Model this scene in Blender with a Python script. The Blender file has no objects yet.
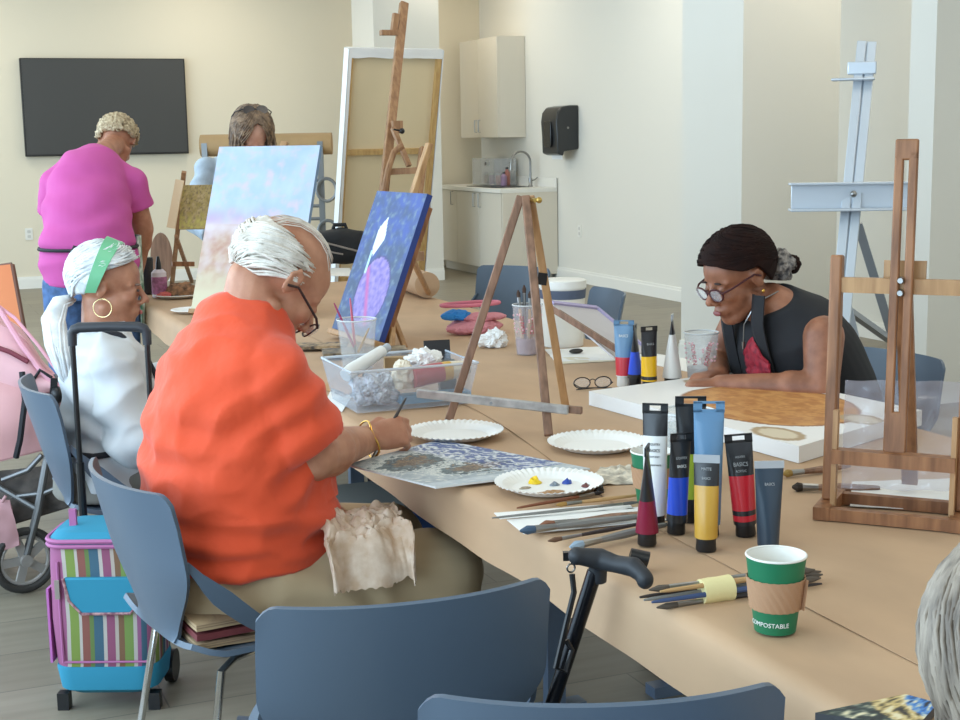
import bpy, bmesh, math, random
from mathutils import Vector, Matrix, Euler, noise
random.seed(7)
V = Vector
R = math.radians
sc = bpy.context.scene
col = sc.collection

# ------------------------------------------------------------------ camera
FPX, CAM_H = 1420.0, 1.47
PITCH, ROLL, YAW = R(8.93), R(1.0), R(22.656)
_f = V((math.sin(YAW)*math.cos(PITCH), math.cos(YAW)*math.cos(PITCH), -math.sin(PITCH)))
_r = V((math.cos(YAW), -math.sin(YAW), 0))
_u = _r.cross(_f)
_rr = _r*math.cos(ROLL) - _u*math.sin(ROLL)
_uu = _r*math.sin(ROLL) + _u*math.cos(ROLL)
CAM = V((0, 0, CAM_H))
cam_data = bpy.data.cameras.new('camera')
cam = bpy.data.objects.new('camera', cam_data)
col.objects.link(cam)
cam_data.sensor_width = 36.0
cam_data.lens = FPX/960*36.0
cam_data.clip_start = 0.05
_m = Matrix((_rr, _uu, -_f)).transposed().to_4x4()
_m.translation = CAM
cam.matrix_world = _m
sc.camera = cam

def ray(px, py):
    return _f*FPX + _rr*(px-480) + _uu*(360-py)
def T(px, py, z=.75):
    """the point of the level z that the photograph shows at px, py"""
    d = ray(px, py)
    return CAM + d*((z-CAM_H)/d.z)
def P(px, py, dist):
    """the point at that distance along the view"""
    return CAM + ray(px, py)*(dist/FPX)
def onX(px, py, x):
    d = ray(px, py); return CAM + d*(x/d.x)
def onY(px, py, y):
    d = ray(px, py); return CAM + d*(y/d.y)

# ------------------------------------------------------------------ world, lights, exposure
world = bpy.data.worlds.new('World'); sc.world = world
world.use_nodes = True
bg = world.node_tree.nodes['Background']
bg.inputs[0].default_value = (.72, .86, 1.0, 1)
bg.inputs[1].default_value = 1.0
sc.view_settings.view_transform = 'Standard'
sc.view_settings.look = 'None'
sc.view_settings.gamma = 1
sc.view_settings.use_curve_mapping = False
sc.view_settings.exposure = -0.08

def area(name, loc, rot, sx, sy, power, color):
    l = bpy.data.lights.new(name, 'AREA'); l.shape = 'RECTANGLE'; l.size = sx; l.size_y = sy
    l.energy = power; l.color = color
    o = bpy.data.objects.new(name, l); col.objects.link(o)
    o.location = loc; o.rotation_euler = rot
    return o
# daylight through the windows of the left side and of the wall behind the camera
area('window_light_left', (-2.35, 6.0, 1.75), (0, R(-90), 0), 2.2, 15.0, 600, (.60, .81, 1.0))
area('window_light_rear', (1.6, -2.85, 1.75), (R(90), 0, 0), 6.5, 2.2, 14, (.84, .92, 1.0))
# ceiling luminaires
for lx in (0.4, 3.2, 5.4):
    for ly in (-0.5, 3.2, 6.9, 10.6, 14.0):
        area('ceiling_lamp_light', (lx, ly, 3.32), (0, 0, 0), .6, 1.2, (11 if ly < 9 else 22) if lx < 5 else 20, (1.0, .93, .80))

# ------------------------------------------------------------------ materials
def lin(c):
    out = []
    for v in c:
        v = v/255.0
        out.append(v/12.92 if v <= .04045 else ((v+.055)/1.055)**2.4)
    return (*out, 1)
_mats = {}
def M(name, c=(200, 200, 200), rough=.55, metal=0, var=0, vscale=8, bump=0, bscale=60, stretch=(1, 1, 1),
      trans=0, alpha=1, sheen=0, coat=0, spec=.5, c2=None, detail=4, sss=0, bdist=.002):
    if name in _mats: return _mats[name]
    m = bpy.data.materials.new(name); m.use_nodes = True
    nt = m.node_tree; b = nt.nodes['Principled BSDF']
    b.inputs['Base Color'].default_value = lin(c)
    b.inputs['Roughness'].default_value = rough
    b.inputs['Metallic'].default_value = metal
    b.inputs['Specular IOR Level'].default_value = spec
    if trans: b.inputs['Transmission Weight'].default_value = trans
    if alpha < 1: b.inputs['Alpha'].default_value = alpha
    if sheen: b.inputs['Sheen Weight'].default_value = sheen
    if coat: b.inputs['Coat Weight'].default_value = coat; b.inputs['Coat Roughness'].default_value = .15
    if sss:
        b.inputs['Subsurface Weight'].default_value = sss
        b.inputs['Subsurface Radius'].default_value = (.012, .005, .003)
        b.inputs['Subsurface Scale'].default_value = .5
    if var or bump:
        tc = nt.nodes.new('ShaderNodeTexCoord'); mp = nt.nodes.new('ShaderNodeMapping')
        mp.inputs['Scale'].default_value = stretch
        nt.links.new(tc.outputs['Object'], mp.inputs['Vector'])
    if var:
        n = nt.nodes.new('ShaderNodeTexNoise'); n.inputs['Scale'].default_value = vscale
        n.inputs['Detail'].default_value = detail
        nt.links.new(mp.outputs[0], n.inputs['Vector'])
        r = nt.nodes.new('ShaderNodeValToRGB')
        k = c2 if c2 else tuple(max(0, v*(1-var)) for v in c)
        r.color_ramp.elements[0].color = lin(k); r.color_ramp.elements[0].position = .35
        r.color_ramp.elements[1].color = lin(tuple(min(255, v*(1+var*.35)) for v in c)) if not c2 else lin(c)
        r.color_ramp.elements[1].position = .65
        nt.links.new(n.outputs['Fac'], r.inputs[0]); nt.links.new(r.outputs[0], b.inputs['Base Color'])
    if bump:
        n = nt.nodes.new('ShaderNodeTexNoise'); n.inputs['Scale'].default_value = bscale
        n.inputs['Detail'].default_value = 3
        nt.links.new(mp.outputs[0], n.inputs['Vector'])
        bp = nt.nodes.new('ShaderNodeBump'); bp.inputs['Strength'].default_value = bump
        bp.inputs['Distance'].default_value = bdist
        nt.links.new(n.outputs['Fac'], bp.inputs['Height']); nt.links.new(bp.outputs[0], b.inputs['Normal'])
    _mats[name] = m
    return m
def wood(name, c, c2, axis='z', scale=9, rough=.5):
    st = {'x': (.12, 1, 1), 'y': (1, .12, 1), 'z': (1, 1, .12)}[axis]
    return M(name, c, rough, var=.2, c2=c2, vscale=scale*6, stretch=st, bump=.15, bscale=90, detail=5)
def paint_mat(name='painted_surface', rough=.55, bump=.25):
    """reads the pigment stored with the mesh (attribute 'pigment')"""
    if name in _mats: return _mats[name]
    m = bpy.data.materials.new(name); m.use_nodes = True
    nt = m.node_tree; b = nt.nodes['Principled BSDF']
    a = nt.nodes.new('ShaderNodeAttribute'); a.attribute_name = 'pigment'
    nt.links.new(a.outputs['Color'], b.inputs['Base Color'])
    b.inputs['Roughness'].default_value = rough
    tc = nt.nodes.new('ShaderNodeTexCoord')
    n = nt.nodes.new('ShaderNodeTexNoise'); n.inputs['Scale'].default_value = 160
    nt.links.new(tc.outputs['Object'], n.inputs['Vector'])
    bp = nt.nodes.new('ShaderNodeBump'); bp.inputs['Strength'].default_value = bump; bp.inputs['Distance'].default_value = .001
    nt.links.new(n.outputs['Fac'], bp.inputs['Height']); nt.links.new(bp.outputs[0], b.inputs['Normal'])
    _mats[name] = m
    return m

# ------------------------------------------------------------------ objects
MW = {}
def mat4(loc, rz=0, rx=0, ry=0):
    return Matrix.Translation(V(loc)) @ Euler((rx, ry, rz)).to_matrix().to_4x4()
def thing(name, label, cat, loc=(0, 0, 0), rz=0, group=None, rx=0, ry=0):
    o = bpy.data.objects.new(name, None); col.objects.link(o)
    o.empty_display_size = .05
    o.location = loc; o.rotation_euler = (rx, ry, rz)
    MW[o] = mat4(loc, rz, rx, ry)
    o['label'] = label; o['category'] = cat
    if group: o['group'] = group
    return o
def tag(o, label, cat, group=None, kind=None):
    if label: o['label'] = label
    if cat: o['category'] = cat
    if group: o['group'] = group
    if kind: o['kind'] = kind
    return o
def obj(name, bm, mat, parent=None, world=False, smooth=True, label=None, org=None, sharp=35):
    """ONE mesh object. world=True: the geometry is in room coordinates and is moved into the parent's frame.
    A top-level one gets its origin at org"""
    if world and parent is not None: bm.transform(MW[parent].inverted())
    if parent is None and org is not None: bm.transform(Matrix.Translation(-V(org)))
    me = bpy.data.meshes.new(name)
    bmesh.ops.recalc_face_normals(bm, faces=bm.faces)
    bm.to_mesh(me); bm.free()
    if smooth and len(me.polygons):
        me.polygons.foreach_set('use_smooth', [True]*len(me.polygons))
        try: me.set_sharp_from_angle(angle=R(sharp))
        except Exception: pass
    o = bpy.data.objects.new(name, me); col.objects.link(o)
    for m in (mat if isinstance(mat, (list, tuple)) else [mat]): me.materials.append(m)
    if parent is not None: o.parent = parent; MW[o] = MW[parent]
    elif org is not None: o.location = org; MW[o] = mat4(org)
    else: MW[o] = Matrix()
    if label: o['label'] = label
    return o
def dup(root, loc, rz, label=None, group=None, rx=0, ry=0):
    r = root.copy(); col.objects.link(r); r.location = loc; r.rotation_euler = (rx, ry, rz)
    MW[r] = mat4(loc, rz, rx, ry)
    if label: r['label'] = label
    if group: r['group'] = group
    for ch in list(root.children):
        c = ch.copy(); col.objects.link(c); c.parent = r
        for g in ch.children:
            d = g.copy(); col.objects.link(d); d.parent = c
    return r
def bevel(o, w=.003, seg=2):
    m = o.modifiers.new('bevel', 'BEVEL'); m.width = w; m.segments = seg; m.limit_method = 'ANGLE'; m.angle_limit = R(40)
    return o

# ------------------------------------------------------------------ mesh builders
def box(bm, c, s, m=None):
    v = bmesh.ops.create_cube(bm, size=1)['verts']
    mm = Matrix.Translation(V(c)) @ Matrix.Diagonal((*s, 1))
    if m is not None: mm = m @ mm
    bmesh.ops.transform(bm, matrix=mm, verts=v)
    return v
def beam(bm, p, q, w, t, side=None):
    """rectangular bar from p to q; w along 'side', t across"""
    p, q = V(p), V(q); d = q-p; L = d.length; d.normalize()
    s = V(side) if side is not None else V((1, 0, 0))
    if abs(s.normalized().dot(d)) > .95: s = V((0, 1, 0))
    s = (s - d*s.dot(d)).normalized(); n = d.cross(s)
    m = Matrix((s, n, d)).transposed().to_4x4(); m.translation = (p+q)/2
    return box(bm, (0, 0, 0), (w, t, L), m)
def frame_of(d):
    d = d.normalized(); a = V((0, 0, 1)) if abs(d.z) < .9 else V((1, 0, 0))
    s = d.cross(a).normalized(); return s, d.cross(s).normalized()
def tube(bm, pts, r, seg=8, closed=False):
    """r: number or list; round tube along the points"""
    pts = [V(p) for p in pts]; n = len(pts)
    rs = r if isinstance(r, (list, tuple)) else [r]*n
    rings = []; s = None
    for i, p in enumerate(pts):
        if closed: d = pts[(i+1) % n]-pts[i-1]
        else: d = pts[min(i+1, n-1)]-pts[max(i-1, 0)]
        if d.length < 1e-9: d = V((0, 0, 1))
        d.normalize()
        if s is None: s, t = frame_of(d)
        else:
            s = s - d*s.dot(d)
            if s.length < 1e-6: s, t = frame_of(d)
            s.normalize(); t = d.cross(s)
        rings.append([bm.verts.new(p + (s*math.cos(a)+t*math.sin(a))*rs[i]) for a in [2*math.pi*k/seg for k in range(seg)]])
    for i in range(n-1 if not closed else n):
        a, b = rings[i], rings[(i+1) % n]
        for k in range(seg): bm.faces.new((a[k], a[(k+1) % seg], b[(k+1) % seg], b[k]))
    if not closed:
        bm.faces.new(rings[0][::-1]); bm.faces.new(rings[-1])
    return [v for rg in rings for v in rg]
def cone(bm, p, q, r0, r1, seg=20): return tube(bm, [p, q], [r0, r1], seg)
def lathe(bm, prof, seg=32, m=None, closed=False):
    """prof: (radius, z) list; ends on the axis are closed"""
    rings = []; vs = []
    for r, z in prof:
        if r < 1e-6: rg = [bm.verts.new((0, 0, z))]
        else: rg = [bm.verts.new((r*math.cos(2*math.pi*k/seg), r*math.sin(2*math.pi*k/seg), z)) for k in range(seg)]
        rings.append(rg); vs += rg
    pairs = list(zip(rings, rings[1:]))
    if closed: pairs.append((rings[-1], rings[0]))
    for a, b in pairs:
        for k in range(seg):
            if len(a) == 1 and len(b) == 1: continue
            if len(a) == 1: bm.faces.new((a[0], b[(k+1) % seg], b[k]))
            elif len(b) == 1: bm.faces.new((a[k], a[(k+1) % seg], b[0]))
            else: bm.faces.new((a[k], a[(k+1) % seg], b[(k+1) % seg], b[k]))
    if m is not None: bmesh.ops.transform(bm, matrix=m, verts=vs)
    return vs
def ell(bm, c, r, rot=None, sub=3):
    v = bmesh.ops.create_icosphere(bm, subdivisions=sub, radius=1)['verts']
    m = Matrix.Translation(V(c)) @ (Euler(rot).to_matrix().to_4x4() if rot else Matrix()) @ Matrix.Diagonal((*r, 1))
    bmesh.ops.transform(bm, matrix=m, verts=v)
    return v
def capsule(bm, p, q, r0, r1, seg=16):
    p, q = V(p), V(q); d = (q-p).normalized(); pts, rs = [], []
    for k in range(5):
        a = math.pi/2*(k/4.0); pts.append(p - d*r0*math.cos(a)*.98); rs.append(max(r0*math.sin(a), r0*.12))
    for k in range(1, 6):
        a = math.pi/2*(k/5.0); pts.append(q + d*r1*math.sin(a)*.98); rs.append(max(r1*math.cos(a), r1*.12))
    pts.insert(5, q.copy()); rs.insert(5, r1)
    return tube(bm, pts, rs, seg)
def loft(bm, secs, seg=24, lat=(0, 1, 0), power=2.0):
    """secs: (centre, half_lateral, half_depth[, normal-tilt vector]) elliptical sections; lat = lateral direction"""
    n = len(secs); rings = []; vs = []
    cs = [V(s[0]) for s in secs]
    for i, s in enumerate(secs):
        d = cs[min(i+1, n-1)]-cs[max(i-1, 0)]; d.normalize()
        l = V(s[3]) if len(s) > 3 else V(lat)
        l = (l - d*l.dot(d)).normalized(); t = d.cross(l)
        rg = []
        for k in range(seg):
            a = 2*math.pi*k/seg; ca, sa = math.cos(a), math.sin(a)
            ca = math.copysign(abs(ca)**(2/power), ca); sa = math.copysign(abs(sa)**(2/power), sa)
            rg.append(bm.verts.new(cs[i] + l*s[1]*ca + t*s[2]*sa))
        rings.append(rg); vs += rg
    for a, b in zip(rings, rings[1:]):
        for k in range(seg): bm.faces.new((a[k], a[(k+1) % seg], b[(k+1) % seg], b[k]))
    bm.faces.new(rings[0][::-1]); bm.faces.new(rings[-1])
    return vs
def surf(bm, fn, nu, nv, th=.002, closed_u=False):
    """thin solid sheet from fn(u, v) in [0,1]^2"""
    G = [[V(fn(i/nu, j/nv)) for j in range(nv+1)] for i in range(nu+1)]
    def nrm(i, j):
        a = G[min(i+1, nu)][j]-G[max(i-1, 0)][j]; b = G[i][min(j+1, nv)]-G[i][max(j-1, 0)]
        n = a.cross(b); return n.normalized() if n.length > 1e-12 else V((0, 0, 1))
    A = [[None]*(nv+1) for _ in range(nu+1)]; B = [[None]*(nv+1) for _ in range(nu+1)]
    for i in range(nu+1):
        for j in range(nv+1):
            n = nrm(i, j)
            A[i][j] = bm.verts.new(G[i][j]+n*th/2); B[i][j] = bm.verts.new(G[i][j]-n*th/2)
    for i in range(nu):
        for j in range(nv):
            bm.faces.new((A[i][j], A[i+1][j], A[i+1][j+1], A[i][j+1]))
            bm.faces.new((B[i][j], B[i][j+1], B[i+1][j+1], B[i+1][j]))
    for i in range(nu):
        bm.faces.new((A[i][0], B[i][0], B[i+1][0], A[i+1][0])); bm.faces.new((A[i][nv], A[i+1][nv], B[i+1][nv], B[i][nv]))
    for j in range(nv):
        bm.faces.new((A[0][j], A[0][j+1], B[0][j+1], B[0][j])); bm.faces.new((A[nu][j], B[nu][j], B[nu][j+1], A[nu][j+1]))
def prism(bm, pts, n, th):
    """solid from an outline of 3-D points, thickness th along n"""
    n = V(n).normalized(); a = [bm.verts.new(V(p)-n*th/2) for p in pts]; b = [bm.verts.new(V(p)+n*th/2) for p in pts]
    bm.faces.new(a[::-1]); bm.faces.new(b)
    for k in range(len(a)): bm.faces.new((a[k], a[(k+1) % len(a)], b[(k+1) % len(a)], b[k]))
def rrect(w, h, r, seg=4):
    out = []
    for cx, cy, a0 in ((w/2-r, h/2-r, 0), (-w/2+r, h/2-r, 90), (-w/2+r, -h/2+r, 180), (w/2-r, -h/2+r, 270)):
        for k in range(seg+1):
            a = R(a0+90*k/seg); out.append((cx+r*math.cos(a), cy+r*math.sin(a)))
    return out
def bez(p0, p1, p2, n=10):
    p0, p1, p2 = V(p0), V(p1), V(p2)
    return [p0*(1-t)**2 + p1*2*t*(1-t) + p2*t*t for t in [k/n for k in range(n+1)]]
def nz(x, y, z=0, s=1.0): return noise.noise(V((x*s, y*s, z*s)))
def fbm(x, y, z=0, s=1.0, o=4): return noise.fractal(V((x*s, y*s, z*s)), 1.0, 2.0, o)
BM = bmesh.new

def melt(name, build, mat, parent, voxel=.006, it=6, fac=.5, dents=(), wrinkle=None, org=None, world=False, colorfn=None):
    """one continuous skin grown over overlapping volumes"""
    bm = BM(); build(bm)
    for v in bm.verts: pass
    bmesh.ops.recalc_face_normals(bm, faces=bm.faces)
    me = bpy.data.meshes.new('tmp'); bm.to_mesh(me); bm.free()
    o = bpy.data.objects.new('tmp', me); col.objects.link(o)
    r = o.modifiers.new('r', 'REMESH'); r.mode = 'VOXEL'; r.voxel_size = voxel; r.use_smooth_shade = True
    s = o.modifiers.new('s', 'SMOOTH'); s.factor = fac; s.iterations = it
    dg = bpy.context.evaluated_depsgraph_get(); dg.update()
    nm = bpy.data.meshes.new_from_object(o.evaluated_get(dg))
    bpy.data.objects.remove(o); bpy.data.meshes.remove(me)
    b2 = BM(); b2.from_mesh(nm); bpy.data.meshes.remove(nm)
    b2.normal_update()
    if dents:
        for v in b2.verts:
            for c, rad, dep in dents:
                d = (v.co-V(c)); 
                if isinstance(rad, (tuple, list)):
                    k = math.sqrt(sum((d[i]/rad[i])**2 for i in range(3)))
                else: k = d.length/rad
                if k < 2.2: v.co -= v.normal*dep*math.exp(-k*k*1.6)
    if wrinkle:
        b2.normal_update()
        offs = [(v, v.normal*wrinkle(v.co)) for v in b2.verts]
        for v, d in offs: v.co += d
    oo = obj(name, b2, mat, parent, world=world, org=org, sharp=180)
    if colorfn: pigment(oo, colorfn)
    return oo
def pigment(o, fn):
    me = o.data
    a = me.color_attributes.new('pigment', 'FLOAT_COLOR', 'POINT')
    buf = []
    for v in me.vertices:
        buf += lin(fn(v.co))
    a.data.foreach_set('color', buf)
def art_panel(name, o3, eu, ev, w, h, th, fn, parent, nu=80, nv=80, edge=(235, 235, 235), matname='painted_surface', world=True, label=None):
    """stretched canvas: front face grid coloured by fn(u, v); o3 = bottom-left corner of the front, eu/ev unit directions"""
    o3, eu, ev = V(o3), V(eu).normalized(), V(ev).normalized(); n = eu.cross(ev).normalized()
    bm = BM(); colr = []
    def add(p, c):
        v = bm.verts.new(p); colr.append(c); return v
    F = [[add(o3+eu*w*i/nu+ev*h*j/nv, fn(i/nu, j/nv)) for j in range(nv+1)] for i in range(nu+1)]
    for i in range(nu):
        for j in range(nv): bm.faces.new((F[i][j], F[i+1][j], F[i+1][j+1], F[i][j+1]))
    cs = [(0, 0), (1, 0), (1, 1), (0, 1)]
    fe = [add(o3+eu*w*a+ev*h*b, edge if not callable(edge) else edge(a, b)) for a, b in cs]
    be = [add(o3+eu*w*a+ev*h*b-n*th, edge if not callable(edge) else edge(a, b)) for a, b in cs]
    for k in range(4): bm.faces.new((fe[k], be[k], be[(k+1) % 4], fe[(k+1) % 4]))
    bk = [add(o3+eu*w*a+ev*h*b-n*th, (222, 205, 175)) for a, b in cs]
    bm.faces.new(bk[::-1])
    bm.verts.index_update()
    me_cols = colr
    if world and parent is not None: bm.transform(MW[parent].inverted())
    me = bpy.data.meshes.new(name); bm.to_mesh(me); bm.free()
    a = me.color_attributes.new('pigment', 'FLOAT_COLOR', 'POINT')
    buf = []
    for c in me_cols: buf += lin(c)
    a.data.foreach_set('color', buf)
    o = bpy.data.objects.new(name, me); col.objects.link(o); me.materials.append(paint_mat(matname))
    if parent is not None: o.parent = parent; MW[o] = MW[parent]
    if label: o['label'] = label
    return o
def mix(a, b, t):
    t = max(0, min(1, t)); return tuple(a[i]*(1-t)+b[i]*t for i in range(3))
def sst(a, b, x):
    t = max(0, min(1, (x-a)/(b-a))); return t*t*(3-2*t)
def text_bm(s, size, depth=.0004, align='CENTER', squash=1.0):
    """letters as geometry in the xy plane"""
    cu = bpy.data.curves.new('t', 'FONT'); cu.body = s; cu.size = size; cu.extrude = depth; cu.align_x = align; cu.align_y = 'CENTER'
    cu.resolution_u = 3
    o = bpy.data.objects.new('t', cu); col.objects.link(o)
    dg = bpy.context.evaluated_depsgraph_get(); dg.update()
    me = bpy.data.meshes.new_from_object(o.evaluated_get(dg))
    bpy.data.objects.remove(o); bpy.data.curves.remove(cu)
    bm = BM(); bm.from_mesh(me); bpy.data.meshes.remove(me)
    for v in bm.verts: v.co.x *= squash
    return bm
# ================================================================== THE ROOM
WX, BY, CH = 6.45, 15.3, 3.35          # right wall, back wall, ceiling height
LX, RY = -2.5, -3.0
wallm = M('wall_paint_cream', (226, 216, 194), .8, bump=.06, bscale=220)
wallw = M('wall_paint_white', (226, 223, 213), .8, bump=.06, bscale=220)
trimm = M('trim_paint', (236, 234, 226), .5)
ceilm = M('ceiling_tile', (235, 233, 226), .9, bump=.2, bscale=120)
def struct(name, bm, m, smooth=False):
    o = obj(name, bm, m, smooth=smooth); o['kind'] = 'structure'; return o
def floor_mat():
    m = bpy.data.materials.new('vinyl_plank_floor'); m.use_nodes = True; nt = m.node_tree; b = nt.nodes['Principled BSDF']
    tc = nt.nodes.new('ShaderNodeTexCoord')
    br = nt.nodes.new('ShaderNodeTexBrick'); br.inputs['Scale'].default_value = 1.0
    br.inputs['Brick Width'].default_value = 1.2; br.inputs['Row Height'].default_value = .3
    br.inputs['Mortar Size'].default_value = .0025
    br.inputs['Color1'].default_value = lin((146, 137, 120)); br.inputs['Color2'].default_value = lin((134, 126, 110))
    br.inputs['Mortar'].default_value = lin((104, 98, 88))
    nt.links.new(tc.outputs['Object'], br.inputs['Vector'])
    mp = nt.nodes.new('ShaderNodeMapping'); mp.inputs['Scale'].default_value = (1.2, 9, 1)
    nt.links.new(tc.outputs['Object'], mp.inputs['Vector'])
    n = nt.nodes.new('ShaderNodeTexNoise'); n.inputs['Scale'].default_value = 2.4; n.inputs['Detail'].default_value = 6
    nt.links.new(mp.outputs[0], n.inputs['Vector'])
    mx = nt.nodes.new('ShaderNodeMix'); mx.data_type = 'RGBA'; mx.blend_type = 'MULTIPLY'; mx.inputs[0].default_value = .55
    rp = nt.nodes.new('ShaderNodeValToRGB'); rp.color_ramp.elements[0].position = .3; rp.color_ramp.elements[0].color = (.62, .6, .58, 1)
    rp.color_ramp.elements[1].position = .7; rp.color_ramp.elements[1].color = (1, 1, 1, 1)
    nt.links.new(n.outputs['Fac'], rp.inputs[0])
    nt.links.new(br.outputs['Color'], mx.inputs[6]); nt.links.new(rp.outputs[0], mx.inputs[7])
    nt.links.new(mx.outputs[2], b.inputs['Base Color']); b.inputs['Roughness'].default_value = .42
    return m
bm = BM(); box(bm, (2, 6.2, -.05), (9.4, 18.8, .1)); struct('floor', bm, floor_mat())
bm = BM(); box(bm, (2, 6.2, CH+.05), (9.4, 18.8, .1)); struct('ceiling', bm, ceilm)
bm = BM(); box(bm, (2, BY+.1, CH/2), (9.3, .2, CH)); struct('wall_back', bm, wallm)
bm = BM(); box(bm, (WX+.1, 6.2, CH/2), (.2, 18.4, CH)); struct('wall_right', bm, wallw)
# window walls: left side and behind the camera
def window_wall(name, vert, a0, a1, fixed, sill, head, openings):
    bm = BM()
    def slab(u0, u1, z0, z1):
        if vert == 'x': box(bm, (fixed, (u0+u1)/2, (z0+z1)/2), (.2, u1-u0, z1-z0))
        else: box(bm, ((u0+u1)/2, fixed, (z0+z1)/2), (u1-u0, .2, z1-z0))
    slab(a0, a1, 0, sill); slab(a0, a1, head, CH)
    edges = [a0]+[e for o in openings for e in o]+[a1]
    for k in range(0, len(edges), 2): slab(edges[k], edges[k+1], sill, head)
    struct(name, bm, wallw)
lo = [(-2.4+k*2.9, .2+k*2.9) for k in range(6)]
window_wall('wall_left', 'x', RY, BY, LX-.1, .7, 2.8, lo)
ro = [(-1.9, 1.6), (2.2, 5.7)]
window_wall('wall_front', 'y', LX, WX, RY-.1, .7, 2.8, ro)
wf = M('window_frame_grey', (190, 192, 194), .4)
n = 1
for vert, fixed, ops in (('x', LX-.1, lo), ('y', RY-.1, ro)):
    for a, b in ops:
        bm = BM()
        for u in (a+.03, (a+b)/2, b-.03):
            box(bm, (fixed, u, 1.75) if vert == 'x' else (u, fixed, 1.75), (.08, .06, 2.1) if vert == 'x' else (.06, .08, 2.1))
        for z in (.73, 2.77):
            box(bm, (fixed, (a+b)/2, z) if vert == 'x' else ((a+b)/2, fixed, z), (.08, b-a, .06) if vert == 'x' else (b-a, .08, .06))
        struct('window_%d' % n, bm, wf); n += 1
# columns in a row and the wall return at the right
for k, y in enumerate((7.35, 13.8)):
    cx_ = 5.15-(.13 if k else 0); bm = BM(); box(bm, (cx_, y+.35, CH/2), (.7, .7, CH)); struct('wall_column_%d' % (k+1), bm, wallw)
bm = BM(); box(bm, (5.77, 6.1, CH/2), (1.36, .2, CH)); ret = struct('wall_return', bm, wallw)
# baseboards
def base(name, x0, y0, x1, y1, nx, ny):
    bm = BM()
    c = ((x0+x1)/2+nx*.009, (y0+y1)/2+ny*.009)
    L = math.hypot(x1-x0, y1-y0)
    if abs(x1-x0) > abs(y1-y0):
        box(bm, (c[0], c[1], .05), (L, .018, .10)); box(bm, (c[0], c[1]-ny*.003, .112), (L, .011, .024))
    else:
        box(bm, (c[0], c[1], .05), (.018, L, .10)); box(bm, (c[0]-nx*.003, c[1], .112), (.011, L, .024))
    struct(name, bm, trimm)
base('baseboard_back', LX, BY, 5.9, BY, 0, -1)
base('baseboard_right', WX, 6.2, WX, 13.3, -1, 0)
for k, y in enumerate((7.35, 13.8)):
    dx_ = -.13 if k else 0; base('trim_%d' % (2*k+1), 4.8+dx_, y, 5.5+dx_, y, 0, -1); base('trim_%d' % (2*k+2), 4.8+dx_, y, 4.8+dx_, y+.7, -1, 0)

# ------------------------------------------------------------------ television
black = M('black_plastic', (22, 22, 24), .35)
tvc = onY(106, 107, BY-.05)
t = thing('television', 'large black flat-screen television switched off on the back wall', 'television', (tvc.x, BY-.045, tvc.z))
bm = BM(); box(bm, (0, 0, 0), (1.66, .06, .985)); bevel(obj('casing', bm, M('tv_casing', (30, 30, 30), .4), t), .006)
bm = BM(); box(bm, (0, -.031, .005), (1.63, .004, .955)); obj('screen', bm, M('tv_screen', (74, 74, 73), .32, spec=.3), t)
# ------------------------------------------------------------------ outlets
whitep = M('white_plastic', (232, 230, 222), .4)
def outlet(label, loc, rz):
    t = thing('wall_outlet', label, 'outlet', loc, rz)
    bm = BM(); prism(bm, [(x, 0, y) for x, y in rrect(.075, .12, .008)], (0, 1, 0), .008); obj('cover_plate', bm, whitep, t)
    for z in (.025, -.025):
        bm = BM(); prism(bm, [(x, -.005, y+z) for x, y in rrect(.034, .03, .008)], (0, 1, 0), .004)
        s = obj('socket', bm, M('socket_grey', (205, 203, 196), .4), t)
o1 = onY(29, 234, BY); outlet('white wall outlet low on the back wall left of the pink shirt', (o1.x, BY-.004, o1.z), 0)
o2 = onX(580, 231, WX); outlet('white wall outlet on the right wall below the towel dispenser', (WX-.004, o2.y, o2.z), R(-90))

# ------------------------------------------------------------------ kitchenette
lam = M('laminate_greige', (216, 209, 194), .55)
steel = M('brushed_steel', (150, 150, 148), .28, 1)
darkgap = M('dark_gap', (60, 58, 54), .8)
CX, CY0 = 5.82, 13.3
t = thing('base_cabinet', 'greige base cabinet with three doors along the right wall', 'cabinet', (CX, CY0, 0))
bm = BM(); box(bm, (.325, .93, .5), (.60, 1.83, .80)); box(bm, (.34, .93, .05), (.5, 1.76, .1)); obj('body', bm, lam, t, smooth=False)
bm = BM(); box(bm, (.312, -.008, .475), (.62, .018, .85)); bevel(obj('end_panel', bm, lam, t), .003)
for k in range(3):
    y0 = .01+k*.61
    bm = BM(); box(bm, (.01, y0+.303, .5), (.02, .602, .79)); d = bevel(obj('door', bm, lam, t), .002)
    hy = y0+(.46 if k in (0, 2) else .06)
    hy = {0: .55, 1: .69, 2: 1.33}[k]
    bm = BM(); tube(bm, [(-.004, hy, .88), (-.03, hy, .88), (-.03, hy, .74), (-.004, hy, .74)], .005, 6)
    obj('door_handle', bm, steel, d)
t = thing('countertop', 'white countertop with backsplash over the base cabinet', 'countertop', (CX, CY0, .9))
bm = BM(); box(bm, (.300, .93, .02), (.64, 1.9, .04)); box(bm, (.614, .93, .09), (.016, 1.9, .10)); ctop = bevel(obj('slab', bm, M('counter_quartz', (232, 230, 222), .35), t), .003)
bm = BM(); prism(bm, [(.28+x, .75+y, .0425) for x, y in rrect(.42, .8, .05)], (0, 0, 1), .005); prism(bm, [(.28+x, .75+y, .043) for x, y in rrect(.36, .74, .05)], (0, 0, 1), .008)
obj('sink', bm, M('sink_dark', (46, 46, 46), .3, .6), t)
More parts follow.
